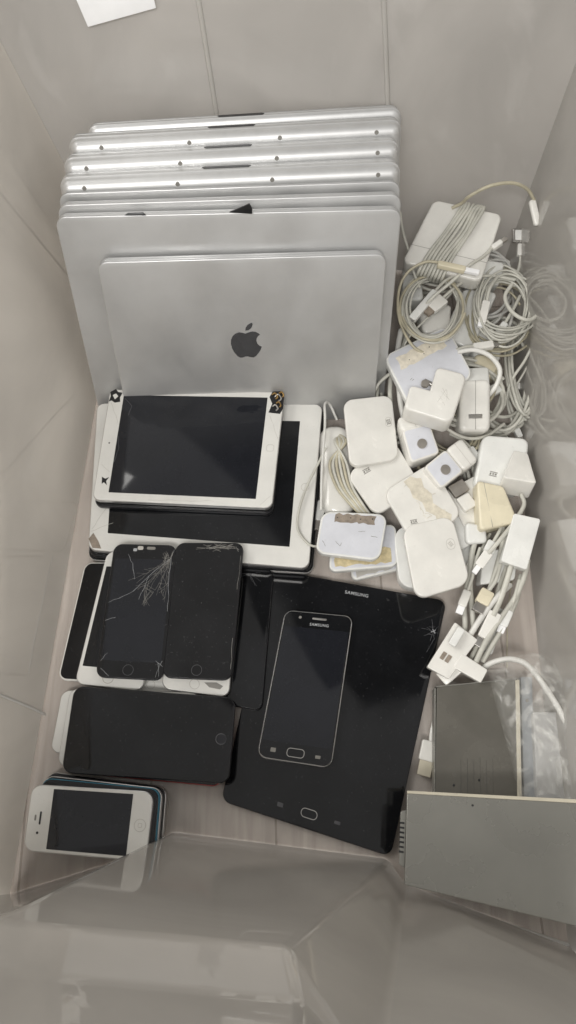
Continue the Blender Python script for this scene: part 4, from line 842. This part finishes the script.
# big grey casing
fr = Frame([P(407, 793.5, 62), P(625, 806, 84), P(625, 938, 84), P(404.5, 885, 62)]); root = empty('metal_casing', fr.o, 'wide flat grey metal casing with side slots at the lower right', 'metal casing')
slab('casing', fr, 20, 1.6, M['slab'], root, bt=0.8)
slab('top_edge', Frame([fr.m(0, -3.0, -1), fr.m(fr.w, -3.0, -1), fr.m(fr.w, -0.2, -0.2), fr.m(0, -0.2, -0.2)]), 16, 0.5, M['tan'], root, bt=0.3, origin=fr.o)
slab('end_cap', Frame([fr.m(-5, 18, -3), fr.m(-0.1, 16, -3), fr.m(-0.1, fr.h*.82, -3), fr.m(-5, fr.h*.8, -3)]), 15, 0.8, M['slab'], root, bt=0.5, origin=fr.o)
for k in range(7):
    y = 28+k*4.6
    slab('vent_slot', Frame([fr.m(-5.6, y, -2.8), fr.m(-1.4, y, -2.8), fr.m(-1.4, y+1.9, -2.8), fr.m(-5.6, y+1.9, -2.8)]), 3, 0.3, M['black'], root, bt=0.2, origin=fr.o)
g = disc(fr, fr.w*.31, 7, 1.1, 0.1, .4, n=12); link('screw_hole', g.v, g.f, M['black'], root, fr.o)
# clear crinkled bag
def bag():
    n, m_ = 26, 30; V = []; rg = random.Random(4)
    bx = [[rg.uniform(-1, 1) for _ in range(m_+1)] for _ in range(n+1)]
    for i in range(n+1):
        for j in range(m_+1):
            u, v = i/n, j/m_
            xl = 486+(522-486)*v; x = xl+(596-xl)*u + 0*v
            y = 668-14*math.sin(math.pi*min(1, u*1.4))+(790-650)*v
            if v == 0: y += 3*math.sin(9*u)
            z = 33+14*math.sin(math.pi*u)*(1-.3*v)+3.2*bx[i][j]*(0.4+math.sin(3.14*u))+3*math.sin(7*u+9*v)+2.5*math.sin(15*u-11*v)
            if i == 0 or j == 0: z -= 14
            V.append(P(x, y, z))
    Fc = [(i*(m_+1)+j, (i+1)*(m_+1)+j, (i+1)*(m_+1)+j+1, i*(m_+1)+j+1) for i in range(n) for j in range(m_)]
    o = link('clear_bag', V, Fc, M['bag'], None, P(540, 720, 20))
    for e in o.data.edges: e.use_edge_sharp = False
    s = o.modifiers.new('s', 'SOLIDIFY'); s.thickness = 0.00025
    s = o.modifiers.new('d', 'SUBSURF'); s.levels = 1; s.render_levels = 1
    tag(o, 'crumpled clear plastic bag over the white cable at the lower right', 'plastic bag')
bag()

# ================================================================== LIGHT
WC_LIGHT, WC_DARK, WC_SIDE = 0.46, 0.08, 0.95
w = bpy.data.worlds.new('World'); sc.world = w; w.use_nodes = True; nt = w.node_tree; N = nt.nodes; L = nt.links
bg = N['Background']; tc = N.new('ShaderNodeTexCoord'); sp = N.new('ShaderNodeSeparateXYZ'); L.new(tc.outputs['Generated'], sp.inputs[0])
def MA(op, a, b, clamp=False):
    n = N.new('ShaderNodeMath'); n.operation = op; n.use_clamp = clamp
    for k, q in enumerate((a, b)):
        if isinstance(q, (int, float)): n.inputs[k].default_value = q
        elif q is not None: L.new(q, n.inputs[k])
    return n.outputs[0]
def MRG(v, a, b, c, d):
    n = N.new('ShaderNodeMapRange'); n.inputs['From Min'].default_value = a; n.inputs['From Max'].default_value = b
    n.inputs['To Min'].default_value = c; n.inputs['To Max'].default_value = d; L.new(v, n.inputs['Value']); return n.outputs[0]
zc = MA('MAXIMUM', sp.outputs['Z'], 0.05); xz = MA('DIVIDE', sp.outputs['X'], zc); yz = MA('DIVIDE', sp.outputs['Y'], zc)
a1 = MRG(yz, 0.165, 0.185, 1, 0)                                        # pale ceiling half
d1 = MA('ADD', xz, MA('MULTIPLY', yz, 0.66)); a2 = MRG(d1, 0.20, 0.225, 1, 0)
ceil = MA('ADD', MA('MULTIPLY', MA('MAXIMUM', a1, a2), WC_LIGHT-WC_DARK), WC_DARK)
side = MRG(sp.outputs['Z'], 0.60, 0.90, WC_SIDE, 0.0)
tot = MA('ADD', side, MA('MULTIPLY', ceil, MRG(sp.outputs['Z'], 0.60, 0.90, 0.0, 1.0)))
cm = N.new('ShaderNodeCombineColor'); L.new(tot, cm.inputs[0]); L.new(MA('MULTIPLY', tot, 0.978), cm.inputs[1]); L.new(MA('MULTIPLY', tot, 0.945), cm.inputs[2])
L.new(cm.outputs[0], bg.inputs['Color']); bg.inputs['Strength'].default_value = 1.0
def area(name, loc, tgt, size, power, col):
    l = bpy.data.lights.new(name, 'AREA'); l.shape = 'RECTANGLE'; l.size, l.size_y = size; l.energy = power; l.color = col
    o = bpy.data.objects.new(name, l); COL.objects.link(o); o.location = loc
    o.rotation_euler = (Vector(tgt)-Vector(loc)).to_track_quat('-Z', 'Y').to_euler(); return o
area('window_light', (-2.3, 1.3, 2.5), (0, 0.3, 0), (1.8, 1.6), 58, (1.0, 0.98, 0.94))
area('highlight_fill', (-0.35, -0.95, 2.1), (0, 0.3, 0), (1.0, 0.4), 28, (1.0, 0.985, 0.96))  # added fill light, lifts the laptop edge highlights and the front wall
sc.view_settings.view_transform = 'Standard'; sc.view_settings.look = 'None'; sc.view_settings.gamma = 1; sc.view_settings.exposure = 0
sc.cycles.max_bounces = 8; sc.cycles.transparent_max_bounces = 16; sc.cycles.use_denoising = True
